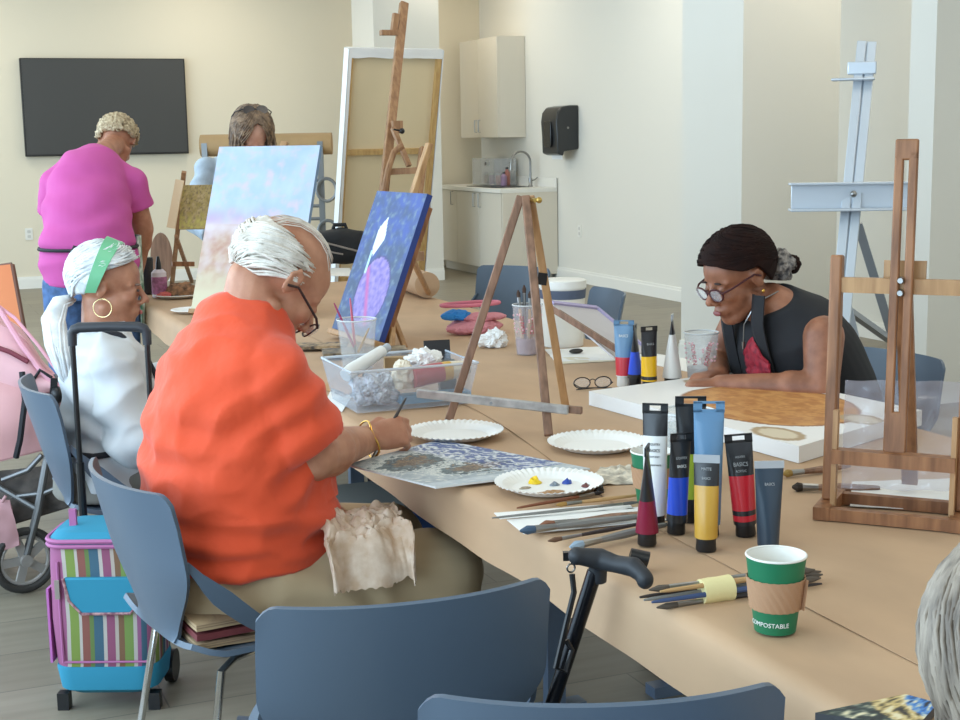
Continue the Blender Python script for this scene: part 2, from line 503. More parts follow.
# faucet
fp = V((CX+.52, CY0+.42, .9405))
t = thing('kitchen_faucet', 'tall gooseneck brushed steel faucet at the sink', 'faucet', fp)
bm = BM(); lathe(bm, [(0, 0), (.028, 0), (.026, .01), (.02, .02), (.02, .09), (0, .09)], 20); obj('base', bm, steel, t)
arc = [V((0, 0, .06)), V((0, 0, .26))]+[V((-.11+.11*math.cos(a), .02*0, .26+.11*math.sin(a))) for a in [math.pi*k/12 for k in range(1, 12)]]+[V((-.22, 0, .25)), V((-.225, 0, .18))]
bm = BM(); tube(bm, [p+V((0, 0, 0)) for p in arc], [.012]*(len(arc)-2)+[.015, .016], 12); obj('spout', bm, steel, t)
bm = BM(); tube(bm, [(0, 0, .06), (.03, -.05, .075), (.04, -.09, .10)], [.008, .007, .005], 8); obj('lever', bm, steel, t)
# upper cabinet
u0 = onX(525, 134, WX)
t = thing('upper_cabinet', 'greige upper wall cabinet above the sink counter', 'cabinet', (6.12, 14.05, 1.46))
bm = BM(); box(bm, (.173, .53, .53), (.305, 1.05, 1.06)); obj('body', bm, lam, t, smooth=False)
for k in range(2):
    bm = BM(); box(bm, (.01, .267+k*.525, .53), (.02, .519, 1.055)); d = bevel(obj('door', bm, lam, t), .002)
    hy = {0: .48, 1: .58}[k]
    bm = BM(); tube(bm, [(-.003, hy, .06), (-.028, hy, .06), (-.028, hy, .19), (-.003, hy, .19)], .005, 6); obj('door_handle', bm, steel, d)
# paper towel dispenser on the right wall
dp = onX(562, 132, WX-.1)
t = thing('towel_dispenser', 'black paper towel dispenser mounted on the right wall', 'dispenser', (WX-.002, dp.y, dp.z))
dk = M('dispenser_black', (44, 46, 48), .3)
prof = [(0, .26), (-.10, .26), (-.19, .245), (-.235, .19), (-.25, .1), (-.24, -.03), (-.235, -.21), (-.17, -.235), (-.16, -.19), (0, -.17)]
bm = BM(); prism(bm, [(x, 0, z) for x, z in prof], (0, 1, 0), .36); bevel(obj('housing', bm, dk, t), .014, 3)
bm = BM(); prism(bm, [(-.255, y, z-.02) for y, z in rrect(.16, .26, .03)], (1, 0, 0), .02); bevel(obj('front_window', bm, M('smoke_plastic', (30, 31, 33), .15), t), .004)
bm = BM(); lathe(bm, [(0, 0), (.011, 0), (.011, .006), (0, .006)], 12, Matrix.Translation((-.12, -.18, .04)) @ Euler((R(90), 0, 0)).to_matrix().to_4x4()); obj('lock', bm, steel, t)
bm = BM(); surf(bm, lambda u, v: (-.15-.01*math.sin(v*3), -.12+.24*u, -.18-.09*v), 8, 4, .001); obj('paper_end', bm, M('tissue_white', (240, 240, 238), .8), t)

# goods on the counter
acr = M('clear_acrylic', (232, 236, 238), .08, alpha=.28)
def jar_mat(i): return M('jar_%d' % i, [(196, 140, 120), (170, 110, 100), (160, 130, 160), (205, 190, 175), (120, 100, 95)][i % 5], .4)
bx = V((CX+.46, CY0+1.25, .9405))
t = thing('acrylic_organizer', 'clear acrylic organizer box standing on the counter left of the faucet', 'organizer', bx)
bm = BM()
for p, s in (((0, 0, .004), (.26, .62, .006)), ((0, 0, .29), (.26, .62, .006)), ((-.128, 0, .148), (.004, .62, .288)), ((.128, 0, .148), (.004, .62, .288)), ((0, -.308, .148), (.26, .004, .288)), ((0, .308, .148), (.26, .004, .288)), ((0, .1, .148), (.25, .004, .288)), ((0, 0, .15), (.25, .6, .004))):
    box(bm, p, s)
obj('shell', bm, acr, t, smooth=False)
bm = BM(); box(bm, (-.132, -.12, .24), (.003, .11, .045)); obj('sign', bm, M('sign_grey', (178, 182, 184), .5), t)
bm = BM(); box(bm, (-.134, -.08, .24), (.002, .045, .035)); obj('sign_mark', bm, M('sign_dark', (70, 74, 80), .5), t)
rr = random.Random(3)
for k in range(5):
    jp = V((bx.x-.05+.04*(k % 2), bx.y-.24+.09*k, .952))
    j = thing('storage_jar', 'small %s jar inside the clear organizer, %s' % (['pale pink', 'dusky red', 'lilac', 'cream', 'dark brown'][k], ['nearest the faucet', 'second from the faucet', 'in the middle', 'second from the back wall', 'nearest the back wall'][k]), 'jar', jp)
    bm = BM(); lathe(bm, [(0, 0), (.03, 0), (.032, .01), (.032, .085), (.024, .1), (0, .1)], 16); obj('body', bm, jar_mat(k), j)
    bm = BM(); lathe(bm, [(0, .1), (.026, .1), (.026, .12), (0, .12)], 16); obj('lid', bm, whitep, j)
for k, (dx, dy, h, c, lb) in enumerate(((-.02, -.42, .20, 1, 'dusky red bottle with dark cap on the counter beside the faucet'), (-.08, -.47, .15, 2, 'short lilac bottle on the counter in front of the dusky red one'))):
    j = thing('counter_bottle', lb, 'bottle', (bx.x+dx, bx.y+dy+.02, .9405))
    bm = BM(); lathe(bm, [(0, 0), (.032, 0), (.034, .01), (.034, h*.7), (.014, h*.85), (.014, h*.9), (0, h*.9)], 18); obj('body', bm, jar_mat(c), j)
    bm = BM(); lathe(bm, [(0, h*.9), (.017, h*.9), (.017, h), (0, h)], 16); obj('cap', bm, black, j)

# ================================================================== CHAIRS
chairb = M('chair_blue_plastic', (84, 99, 115), .38, bump=.05, bscale=500)
chrome = M('chrome', (205, 205, 205), .14, 1)
def chair_proto(name, label, group, loc, rz):
    """local: x forward, y left, floor at 0"""
    t = thing(name, label, 'chair', loc, rz, group)
    W = .225
    def back(u, v):
        s = 2*u-1
        z = .47+.335*v
        hw = W*(.50+.50*sst(0, .55, v))
        e = abs(s)
        # rounded upper corners
        zz = z - (.022*max(0, (e-.88)/.12)**2 if v > .8 else 0)*((v-.8)/.2 if v > .8 else 0)
        x = -.205-.095*v + .062*e**2.2*v**.5 + .012*(v-.5)**2
        return (x, s*hw, zz)
    bm = BM(); surf(bm, back, 48, 24, .009)
    # side straps down to the seat
    for sy in (-1, 1):
        def strap(u, v, sy=sy):
            w = .045*(.25+.75*sst(0, .35, v))
            a = V((-.207, sy*(W*.93), .66)); b = V((.03, sy*W*.96, .455))
            c = V((-.10, sy*W*1.10, .52))
            p = a*(1-v)**2+c*2*v*(1-v)+b*v*v
            return (p.x+(u-.5)*w*.9, p.y-sy*.012*v, p.z+(u-.5)*w*.6*(1-v))
        surf(bm, strap, 4, 10, .009)
    obj('backrest', bm, chairb, t, sharp=50)
    def seat(u, v):
        s = 2*u-1; x = -.20+.43*v
        hw = .225*(1-.10*max(0, (v-.6)/.4)**2) * (1-.12*max(0, (.15-v)/.15)**2)
        z = .45 + .018*abs(s)**3 - .03*max(0, (v-.8)/.2)**2 + .02*max(0, (.12-v)/.12)
        return (x, s*hw, z)
    bm = BM(); surf(bm, seat, 16, 14, .012); obj('seat', bm, chairb, t, sharp=50)
    for sx in (-1, 1):
        for sy in (-1, 1):
            bm = BM()
            tube(bm, [(.0, sy*.13, .435), (sx*.10, sy*.17, .435), (sx*.135, sy*.185, .42), (sx*.20-.01, sy*.215, .012)], .0085, 10)
            l = obj('leg', bm, chrome, t)
            bm = BM(); cone(bm, (sx*.20-.01, sy*.215, 0), (sx*.20-.01, sy*.215, .02), .013, .013, 12); obj('foot_cap', bm, black, l)
    bm = BM(); tube(bm, [(0, -.13, .435), (0, .13, .435)], .008, 8); obj('under_rail', bm, chrome, t)
    return t
chairs_group = 'blue plastic stacking chairs around the table'
# ---------- chairs
c0 = T(412, 600, .80); hd = R(84)
fw = V((math.cos(hd), math.sin(hd), 0))
r0 = c0+fw*.27; r0.z = 0
ch = chair_proto('stacking_chair', 'empty blue chair in the foreground centre, seen squarely from behind', chairs_group, r0, hd)
c1 = T(606, 700, .80); hd1 = R(70); fw1 = V((math.cos(hd1), math.sin(hd1), 0)); r1 = c1+fw1*.27; r1.z = 0
dup(ch, r1, hd1, 'blue chair nearest the viewer, only its curved top edge showing at the bottom')
MAN = V((.66, 2.93, 0)); MANH = R(6)
dup(ch, MAN+V((.0, -.01, 0)), R(10), 'blue chair under the man in the orange shirt, folded paper on its seat')
WH = V((.56, 4.15, 0)); WHH = R(4)
dup(ch, WH+V((.06, -.02, 0)), R(2), 'pale blue chair the white-haired woman sits on')
DK = V((2.43, 3.30, 0)); DKH = R(180)
dup(ch, DK+V((.10, .10, 0)), R(192), 'blue chair behind the dark-haired woman in the black top')
dup(ch, (2.78, 6.55, 0), R(212), 'dark blue empty chair at the far right side of the table by the kitchenette')
dup(ch, (2.62, 5.45, 0), R(170), 'light blue empty chair behind the pink patterned cup of brushes')

# ================================================================== TABLE AND PAPER
TX0, TX1, TY0, TY1 = 1.065, 2.29, .95, 6.95
tm = M('table_laminate', (120, 118, 114), .5); frame = M('table_frame_blue_grey', (112, 128, 150), .35, .3)
dpan = M('table_dark_panel', (48, 46, 46), .5)
sdv = V((math.cos(YAW), -math.sin(YAW), 0))
tabs = [(.95, 2.94), (2.95, 4.94), (4.95, 6.94)]
for k, (a, b) in enumerate(tabs):
    t = thing('folding_table', ['near folding table of the long paper covered row', 'middle folding table of the long paper covered row, by the man in orange', 'far folding table of the long paper covered row'][k], 'table', ((TX0+TX1)/2, (a+b)/2, 0), group='tables under the brown paper')
    bm = BM(); box(bm, (0, 0, .73), (TX1-TX0-.01, b-a, .028)); obj('tabletop', bm, tm, t, smooth=False)
    for sy in (-1, 1):
        for sx in ((-1, 1) if k else (.3, 2.2)):
            bm = BM(); y = sy*((b-a)/2-.18)
            box(bm, (sx*.18, y, .36), (.05, .03, .715)); box(bm, (sx*.28, y, .015), (.36, .05, .03)); obj('leg', bm, frame, t, smooth=False)
        bm = BM(); box(bm, (0, sy*((b-a)/2-.18), .60), (.63, .025, .10)); obj('crossbar', bm, frame, t, smooth=False)
    bm = BM(); box(bm, (0, 0, .48), (.02, b-a-.45, .40)); obj('modesty_panel', bm, dpan, t, smooth=False)
    if k == 1:
        for px in (379, 395):
            g = T(px, 530, .30); bm = BM(); beam(bm, V((g.x, g.y, .0)), V((g.x, g.y, .714)), .022, .03, sdv); obj('support_post', bm, frame, t, world=True, smooth=False)
        g = T(394, 530, .30)+V((0, .03, 0)); bm = BM(); beam(bm, V((g.x, g.y, .02)), V((g.x, g.y, .714)), .13, .02, sdv); obj('support_panel', bm, dpan, t, world=True, smooth=False)
paper = M('brown_kraft_paper', (192, 158, 124), .7, var=.05, vscale=5, bump=.35, bscale=14, stretch=(1, .5, 1), bdist=.004)
def pfn(u, v):
    y = TY0+(TY1-TY0)*v
    # across: left hem, left bend, top, right bend, right hem
    L1, W2 = .105, TX1-TX0+.006
    s = u*(2*L1+W2)
    w = .012*nz(y, 3, 0, 1.3)+.006*nz(y, 9, 0, 5)
    if s < L1:
        k = 1-s/L1; return (TX0-.004-.012*k-w*k, y, .7505-L1*k+.01*nz(y, 1, 0, 2)*k)
    if s > L1+W2:
        k = (s-L1-W2)/L1; return (TX1+.004+.012*k+w*k, y, .7505-L1*k)
    x = TX0-.003+(s-L1)
    e = min(s-L1, L1+W2-s)
    return (x, y, .7505-.004*math.exp(-e/.008)+.0008*(1+nz(x, y, 0, 3)))
bm = BM(); surf(bm, pfn, 64, 160, .001)
pp = obj('table_paper', bm, paper, org=((TX0+TX1)/2, 4, .75), sharp=60); tag(pp, 'wide brown kraft paper covering the long table with drooping edges', 'paper cover')
# a second strip laid on top: its left border is the seam in the photo
def p2(u, v):
    y = TY0+.02+(5.4-TY0)*v
    xs = 1.245+.055*sst(1.2, 3.4, y)*1.0+.12*sst(2.2, 3.6, y)
    x = xs+(TX1-.02-xs)*u
    return (x, y, .7538+.0012*max(0, nz(x*.6, y*1.5, 0, 2))*(1-u)**3)
bm = BM(); surf(bm, p2, 20, 90, .0006)
pp2 = obj('table_paper', bm, paper, org=(1.8, 3.2, .754), sharp=60); tag(pp2, 'second strip of brown paper laid over the first, its loose seam running along the table', 'paper cover')
TZ = .7555

# ================================================================== EASELS
wd = wood('easel_walnut', (158, 108, 70), (118, 76, 46))
wl = wood('easel_pine', (186, 144, 98), (160, 118, 76))
wg = wood('easel_grey_brown', (150, 112, 88), (112, 82, 62))
brass = M('brass_knob', (190, 160, 90), .3, 1)
# --- table easel at the right
L = T(822, 519, TZ); Rr = T(957, 532, TZ); e = (Rr-L); e.z = 0; W = e.length; e.normalize(); dn = V((-e.y, e.x, 0))
if dn.y < 0: dn = -dn
t = thing('table_easel', 'large brown wooden table easel with slotted mast standing at the right', 'easel', (L+Rr)/2)
O = V((L+Rr)/2); O.z = TZ
def q(a, d, z): return O+e*a+dn*d+V((0, 0, z))
h2 = W/2
for s in (-1, 1):
    bm = BM(); beam(bm, q(s*h2, -.012, .0125), q(s*h2, .145, .0125), .03, .024, e); obj('runner', bm, wd, t, world=True, smooth=False)
    bm = BM(); beam(bm, q(s*h2, .06, .024), q(s*h2, .095, .485), .022, .03, e); bevel(obj('side_post', bm, wd, t, world=True), .004)
    bm = BM(); beam(bm, q(s*(h2-.014), .03, .02), q(s*(h2-.014), .045, .20), .009, .02, e); obj('shelf_upright', bm, wl, t, world=True, smooth=False)
for d, nm in ((0, 'front_rail'), (.125, 'rear_rail')):
    bm = BM(); beam(bm, q(-h2, d, .012), q(h2, d, .012), .022, .02, (0, 0, 1)); obj(nm, bm, wd, t, world=True, smooth=False)
bm = BM(); beam(bm, q(-h2+.01, .035, .115), q(h2-.01, .035, .115), .026, .03, (0, 0, 1)); obj('canvas_shelf', bm, wd, t, world=True, smooth=False)
bm = BM(); beam(bm, q(-h2, .088, .43), q(h2, .088, .43), .028, .016, (0, 0, 1)); obj('upper_rail', bm, wl, t, world=True, smooth=False)
# slotted mast: two strips joined at the ends
bm = BM()
m0, m1 = q(0, .05, .12), q(0, .098, .70)
def mp_(k, a=0): return m0+(m1-m0)*k+e*a
for s in (-1, 1): beam(bm, mp_(.13, s*.0125), mp_(.96, s*.0125), .016, .014, e)
beam(bm, mp_(0), mp_(.14), .041, .014, e); beam(bm, mp_(.93), mp_(.995), .041, .014, e)
bevel(obj('mast', bm, wd, t, world=True), .003)
bm = BM(); beam(bm, q(0, .112, .425), q(0, .116, .475), .075, .014, e); obj('mast_block', bm, wl, t, world=True, smooth=False)
for z in (.42, .443):
    bm = BM(); k = q(0, .07, z); cone(bm, k, k-dn*.012, .007, .005, 12); obj('wing_bolt', bm, steel, t, world=True)
bm = BM(); beam(bm, q(0, .11, .42), q(0, .26, .02), .03, .015, e); obj('rear_strut', bm, wd, t, world=True, smooth=False)
# crumpled clear film hanging behind the easel
film = M('clear_film', (206, 202, 210), .12, alpha=.26, spec=.8)
f0, f1 = T(836, 494, TZ+.012), T(962, 498, TZ+.012)
f1 = f0+(f1-f0)*1.25
f0 = f0+dn*.05; f1 = f1+dn*.05
def ffn(u, v):
    p = f0.lerp(f1, u); n = .012*nz(u*3, v*3, 2, 2)+.006*nz(u*9, v*9, 5, 1)
    return p+dn*(n+.02*v)+V((0, 0, .215*v+.004*nz(u*6, 1, 1, 1)))
bm = BM(); surf(bm, ffn, 30, 26, .0008)
o = obj('plastic_film', bm, film, org=tuple(f0.lerp(f1, .5))); tag(o, 'crumpled clear plastic film hung behind the wooden easel at the right', 'plastic film')
# paper pad under it
wp = M('white_paper', (240, 238, 232), .75)
a = T(842, 478, TZ+.002); b = T(975, 484, TZ+.002)
def sheet(name, label, cat, pts, m, th=.0012, wob=.0, group=None, z=None):
    """flat quad sheet from four corner points (counter-clockwise)"""
    A, B, C, D = [V(p) for p in pts]
    def fn(u, v):
        p = A.lerp(B, u).lerp(D.lerp(C, u), v); return p+V((0, 0, wob*abs(nz(u*3+A.x*9, v*3+A.y*7, 0, 1.3))))
    bm = BM(); surf(bm, fn, 12, 12, th)
    c = (A+B+C+D)/4
    o = obj(name, bm, m, org=tuple(c)); tag(o, label, cat, group); return o
sheet('drawing_paper', 'white paper lying under and behind the wooden easel at the right', 'paper', (T(850, 506, TZ+.003), T(955, 512, TZ+.003), T(985, 478, TZ+.003), T(852, 482, TZ+.003)), wp, wob=.003)

# --- folding tripod easel in the middle of the table
t = thing('tripod_easel', 'dark wooden tripod table easel with a loose crossbar, empty, mid table', 'easel', T(520, 425, TZ))
ap = P(524, 196, 3.56)
A_, B_, C_ = T(447, 426, TZ), T(549, 439, TZ), T(566, 409, TZ)
sd = V((math.cos(YAW), -math.sin(YAW), 0))
for nm, foot, off, m in (('leg', A_, -.008, wg), ('leg', B_, .004, wg), ('leg', C_, .016, wl)):
    bm = BM(); beam(bm, foot+(ap-foot)*.012, ap+sd*off, .021, .016, sd); l = bevel(obj(nm, bm, m, t, world=True), .003)
bm = BM(); k = ap+sd*.016-V((0, 0, .01)); cone(bm, k-V((0, .03, 0)), k+V((0, .03, 0)), .006, .006, 10); ell(bm, k+V((.01, -.03, 0)), (.008, .006, .008)); obj('hinge_bolt', bm, brass, t, world=True)
kk = C_+(ap-C_)*.62
bm = BM(); beam(bm, C_+(ap-C_)*.60, C_+(ap+sd*.016-C_)*.655, .024, .019, sd); obj('tape_band', bm, black, t, world=True, smooth=False)
b0, b1 = P(417, 393, 3.50), P(586, 412, 3.36)
bm = BM(); beam(bm, b0, b0.lerp(b1, .9), .022, .012, (0, 0, 1)); bevel(obj('crossbar', bm, M('worn_aluminium_wood', (176, 170, 164), .4, .2, var=.15, vscale=30), t, world=True), .003)
bm = BM(); beam(bm, b0.lerp(b1, .25)+V((0, .02, -.004)), b1+V((0, .02, 0)), .018, .014, (0, 0, 1)); bevel(obj('sliding_bar', bm, wg, t, world=True), .003)
bm = BM(); k = P(491, 403, 3.40); cone(bm, k, k-_f*.02, .004, .004, 10); obj('rivet', bm, steel, t, world=True)

# --- blue painting on an easel
def blue_art(u, v):
    # u: far -> near along the width, v: up
    n = fbm(u*3, v*5, 1, 2.2); n2 = fbm(u*7, v*11, 4, 2)
    c = mix((66, 84, 112), (66, 88, 156), .5+.8*n+.5*sst(.3, .9, v)-.3)
    c = mix(c, (120, 140, 150), max(0, n2*1.0))
    # lilac oval
    du, dv = (u-.55)/.30, (v-.30)/.24
    k = du*du+dv*dv
    if k < 1: c = mix(mix((118, 104, 176), (160, 140, 190), .5+n2), (196, 90, 150), max(0, .9-abs(du+dv*.6+.3)*5))
    elif k < 1.15: c = mix(c, (70, 60, 120), .6)
    # white plume
    cx = .34+.18*(v-.5); w = .09*math.sin(max(0, min(1, (v-.54)/.28))*math.pi)
    if abs(u-cx-.05*math.sin(v*40)*.2) < w and .54 < v < .82: c = (226, 232, 240)
    if abs(u-.30) < .02 and .42 < v < .58: c = (180, 215, 220)
    return c
bl = onX(379, 341, 1.53); bl = T(379, 341, .79); bf = T(332, 328, .79)
eu = (bl-bf); eu.z = 0; wbl = eu.length; eu.normalize()
top = onY(430, 194, bl.y); ev = top-bl; hbl = ev.length; ev = ev/hbl; ev = (ev-eu*ev.dot(eu)).normalized()
nb = eu.cross(ev)
t = thing('painting', 'blue painting with a lilac oval and white plume leaning on a wooden easel', 'painting', (bl+bf)/2)
art_panel('canvas', bf, eu, ev, wbl, hbl, .022, blue_art, t, edge=(36, 58, 122))
t = thing('table_easel', 'light wooden easel holding the blue painting with the lilac oval', 'easel', T(395, 350, TZ))
cb = (bl+bf)/2
bk = -nb
foot = cb+ev*(-.04)+bk*.045
beamtop = cb+ev*(hbl+.20)+bk*.045
bm = BM(); beam(bm, foot, beamtop, .03, .02, eu); bevel(obj('mast', bm, wl, t, world=True), .003)
bm = BM(); beam(bm, bf+ev*-.012+bk*.01, bl+ev*-.012+bk*.01, .02, .05, ev); bevel(obj('canvas_ledge', bm, wl, t, world=True), .003)
bm = BM(); beam(bm, bl+bk*.036+ev*.0-eu*.03, bl+bk*.036+ev*(hbl*.93)-eu*.03, .018, .026, eu); bevel(obj('side_board', bm, wd, t, world=True), .003)
bm = BM(); beam(bm, bf+bk*.036+ev*.0+eu*.03, bf+bk*.036+ev*(hbl*.93)+eu*.03, .018, .026, eu); bevel(obj('side_board', bm, wd, t, world=True), .003)
for px, py, s in ((392, 351, .05), (405, 348, -.10)):
    g = T(px, py, TZ); bm = BM(); beam(bm, g, cb+ev*(hbl*.45)+bk*.05+eu*s, .016, .018, eu); bevel(obj('leg', bm, wl, t, world=True), .003)
g = T(430, 296, TZ); bm = BM(); beam(bm, g, cb+ev*(hbl*.72)+bk*.055, .018, .02, eu); bevel(obj('rear_leg', bm, wl, t, world=True), .003)

# --- pink and blue landscape
def sky_art(u, v):
    n = fbm(u*2.2, v*2.6, 3, 2); n2 = fbm(u*5, v*9, 8, 2)
    if v > .52:
        c = mix((206, 222, 238), (188, 210, 236), .5+n); c = mix(c, (226, 212, 232), max(0, n2*1.4)); c = mix(c, (214, 176, 214), sst(.66, .54, v)*(.55+.5*n)*sst(.9, .2, u))
    else:
        c = mix((222, 196, 176), (206, 160, 140), .5+n2*1.2); c = mix(c, (232, 222, 190), sst(.35, .05, v)); c = mix(c, (198, 206, 150), sst(.3, .05, v)*max(0, n+.2)); c = mix(c, (232, 214, 220), max(0, n*1.2))
    c = mix(c, (238, 226, 232), .75*math.exp(-((v-.5)/.035)**2))
    return tuple(x*.94-10 for x in c)
ea = R(-42); eu = V((math.cos(ea), math.sin(ea), 0)); bn = V((math.sin(-ea), math.cos(ea), 0))  # away from the viewer
bn = V((-eu.y, eu.x, 0))
lean = R(24); ev = V((0, 0, math.cos(lean)))+bn*math.sin(lean)
pb = T(191, 309, .785); hs = .725; ws = .475
ev2 = ev
t = thing('painting', 'pale pink and blue landscape painting propped on an easel behind the man', 'painting', pb+eu*ws/2)
art_panel('canvas', pb, eu, ev2, ws, hs, .022, sky_art, t, edge=(120, 150, 185))
n2 = eu.cross(ev2).normalized(); bk = -n2
t = thing('table_easel', 'wooden easel behind the pale pink and blue landscape painting', 'easel', pb+eu*ws/2+bk*.2-V((0, 0, .03)))
mid = pb+eu*ws/2
bm = BM(); beam(bm, mid+ev2*-.03+bk*.04, mid+ev2*(hs+.035)+bk*.04+eu*.05, .03, .02, eu); bevel(obj('mast', bm, wl, t, world=True), .003)
bm = BM(); beam(bm, pb+ev2*-.012+bk*.012, pb+eu*ws+ev2*-.012+bk*.012, .018, .06, ev2); obj('canvas_ledge', bm, wl, t, world=True, smooth=False)
for s in (-1, 1):
    bm = BM(); g = mid+bk*.03+eu*s*.16; g2 = V((g.x, g.y, TZ)); beam(bm, V((g.x, g.y, TZ)), mid+ev2*.45+bk*.045+eu*s*.03, .018, .018, eu); obj('leg', bm, wl, t, world=True, smooth=False)
bm = BM(); g = mid+bk*.42; beam(bm, V((g.x, g.y, TZ)), mid+ev2*.5+bk*.05, .018, .018, eu); obj('rear_leg', bm, wl, t, world=True, smooth=False)

# --- big white canvas seen from behind on a floor easel
D = 8.4
ctl = P(347, 48, D); vr = ray(390, 100); vr.z = 0; vr.normalize(); vs_ = V((vr.y, -vr.x, 0))
eu = vs_*math.cos(R(28))+vr*math.sin(R(28)); nh = vs_*math.sin(R(28))-vr*math.cos(R(28)); wc = .64; hc = 1.45
ev = V((0, 0, math.cos(R(12))))+nh*math.sin(R(12)); nf = eu.cross(ev).normalized()
if nf.dot(nh) < 0: nf = -nf
nf = nf   # towards the viewer (back of the canvas)
t = thing('stretched_canvas', 'tall canvas seen from behind on a floor easel, raw cloth and wooden stretcher bars', 'canvas', ctl-ev*hc+eu*wc/2)
raw = M('raw_canvas', (222, 202, 164), .8, bump=.1, bscale=400); pine = wood('stretcher_pine', (206, 170, 112), (186, 146, 90))
O3 = ctl-ev*hc
def q3(a, b, n=0): return O3+eu*a+ev*b+nf*n
bm = BM(); prism(bm, [q3(0, 0), q3(wc, 0), q3(wc, hc), q3(0, hc)], nf, .004); obj('cloth', bm, raw, t, world=True, smooth=False)
wedge = M('primed_white_edge', (236, 236, 234), .7)
for a0, b0_, a1, b1_, ax in ((0.018, 0, .018, hc, 0), (wc-.018, 0, wc-.018, hc, 0), (0, hc-.02, wc, hc-.02, 1), (0, .02, wc, .02, 1), (0.03, hc*.57, wc-.03, hc*.57, 1)):
    bm = BM(); beam(bm, q3(a0, b0_, .014), q3(a1, b1_, .014), .032, .026, ev if ax else eu); obj('stretcher_bar', bm, pine, t, world=True, smooth=False)
bm = BM()
def foldf(u, v): return q3(wc*u, hc+.004-.055*v-.008*nz(u*6, v, 0, 1)*v, .029+.003*nz(u*7, v*2, 2, 1))
surf(bm, foldf, 30, 5, .002)
surf(bm, lambda u, v: q3(wc*u, hc+.004, .03-.05*v), 4, 2, .002)
surf(bm, lambda u, v: q3(-.004, hc*u, .034-.06*v), 4, 2, .003); surf(bm, lambda u, v: q3(.0+.02*v+.004*nz(u*9, v, 0, 1), hc*u, .03), 30, 2, .002)
surf(bm, lambda u, v: q3(wc+.004, hc*u, .034-.06*v), 4, 2, .003)
obj('folded_edge', bm, wedge, t, world=True)
# floor easel carrying it (between the canvas and the viewer)
t = thing('floor_easel', 'tall wooden floor easel holding the big canvas seen from behind', 'easel', V((q3(wc/2, 0, .2).x, q3(wc/2, 0, .2).y, 0)))
wo = wood('easel_orange_wood', (172, 130, 92), (142, 102, 70))
mt, mb = P(404, 3, D-.12), P(383, 200, D-.55)
dd = (mt-mb); mbot = mb-dd*(mb.z/dd.z)*.98
bm = BM(); beam(bm, mbot, mt, .05, .035, eu); bevel(obj('mast', bm, wo, t, world=True), .004)
g = P(398, 33, D-.2); bm = BM(); box(bm, g-eu*.06, (.10, .05, .03)); beam(bm, g-eu*.03, g-eu*.01+V((0, 0, .11)), .035, .03, eu); bevel(obj('top_clamp', bm, wo, t, world=True), .003)
g = P(397, 127, D-.42); bm = BM(); box(bm, g, (.06, .04, .07)); bevel(obj('mast_collar', bm, wo, t, world=True), .003)
bm = BM(); k = P(402, 131, D-.5); ell(bm, k, (.016, .016, .016)); cone(bm, k, k+V((-.05, 0, .01)), .005, .005); obj('clamp_knob', bm, black, t, world=True)
def floorpt(px, py, d): return P(px, py, d)
bm = BM(); tube(bm, [P(383, 196, D-.6), P(388, 170, D-.6), P(394, 152, D-.58), P(402, 146, D-.56)], .018, 8); obj('curved_arm', bm, wo, t, world=True)
bm = BM(); beam(bm, P(393, 128, D-.45), P(409, 166, D-.52), .028, .02, eu); obj('brace', bm, wo, t, world=True, smooth=False)
pl = P(424, 148, D-.5); plb = P(417, 200, D-.6); d3 = pl-plb
for px0, sgn in ((424, 1),):
    a = P(px0, 148, D-.5); b = P(px0-7, 200, D-.6); dd = a-b; bb = b-dd*(b.z/dd.z)*.97
    bm = BM(); beam(bm, bb, a if sgn > 0 else b+dd*.2, .045, .04, eu); bevel(obj('side_post', bm, wo, t, world=True), .003)
bm = BM(); beam(bm, P(386, 172, D-.55), P(424, 170, D-.55), .035, .03, (0, 0, 1)); obj('crossbar', bm, wo, t, world=True, smooth=False)
bm = BM(); beam(bm, P(370, 258, D-.75), P(424, 256, D-.75), .05, .04, (0, 0, 1)); obj('lower_crossbar', bm, wo, t, world=True, smooth=False)
s0 = P(360, 262, D-.35)
bm = BM(); a = q3(0.0, -.025, .03); b = q3(wc, -.025, .03); beam(bm, a, b, .09, .03, nf); obj('canvas_tray', bm, wo, t, world=True, smooth=False)

# --- small ochre panel on a light easel near the pink shirt
d0 = 6.75
t = thing('table_easel', 'small light wooden easel beside the pink shirted person', 'easel', T(182, 284, TZ))
bm = BM(); beam(bm, P(171, 228, d0), P(180, 180, d0), .04, .015, sd); obj('side_board', bm, M('pale_pine', (232, 206, 166), .5), t, world=True, smooth=False)
bm = BM(); beam(bm, T(172, 284, TZ), P(184, 172, d0+.05), .022, .02, sd); obj('mast', bm, wo, t, world=True, smooth=False)
bm = BM(); beam(bm, T(192, 282, TZ), P(176, 236, d0+.03), .016, .016, sd); obj('leg', bm, wo, t, world=True, smooth=False)
bm = BM(); beam(bm, P(172, 264, d0), P(194, 264, d0+.05), .022, .02, (0, 0, 1)); obj('crossbar', bm, wd, t, world=True, smooth=False)
def ochre_art(u, v):
    n = fbm(u*3, v*4, 2, 2.5); c = mix((178, 152, 104), (150, 128, 62), .5+n); c = mix(c, (110, 92, 60), max(0, fbm(u*9, v*9, 1, 2))*1.5)
    return mix(c, (186, 172, 84), sst(.45, .1, v)*(.5+n))
a = P(179, 229, d0); eu = V((math.cos(R(-25)), math.sin(R(-25)), 0)); ev = (P(186, 183, d0+.05)-a).normalized(); ev = (ev-eu*ev.dot(eu)).normalized()
t = thing('painting', 'small ochre and olive painted panel on the easel by the pink shirt', 'painting', a)
art_panel('panel', a, eu, ev, .15, .22, .01, ochre_art, t, nu=30, nv=40, edge=(150, 130, 80))

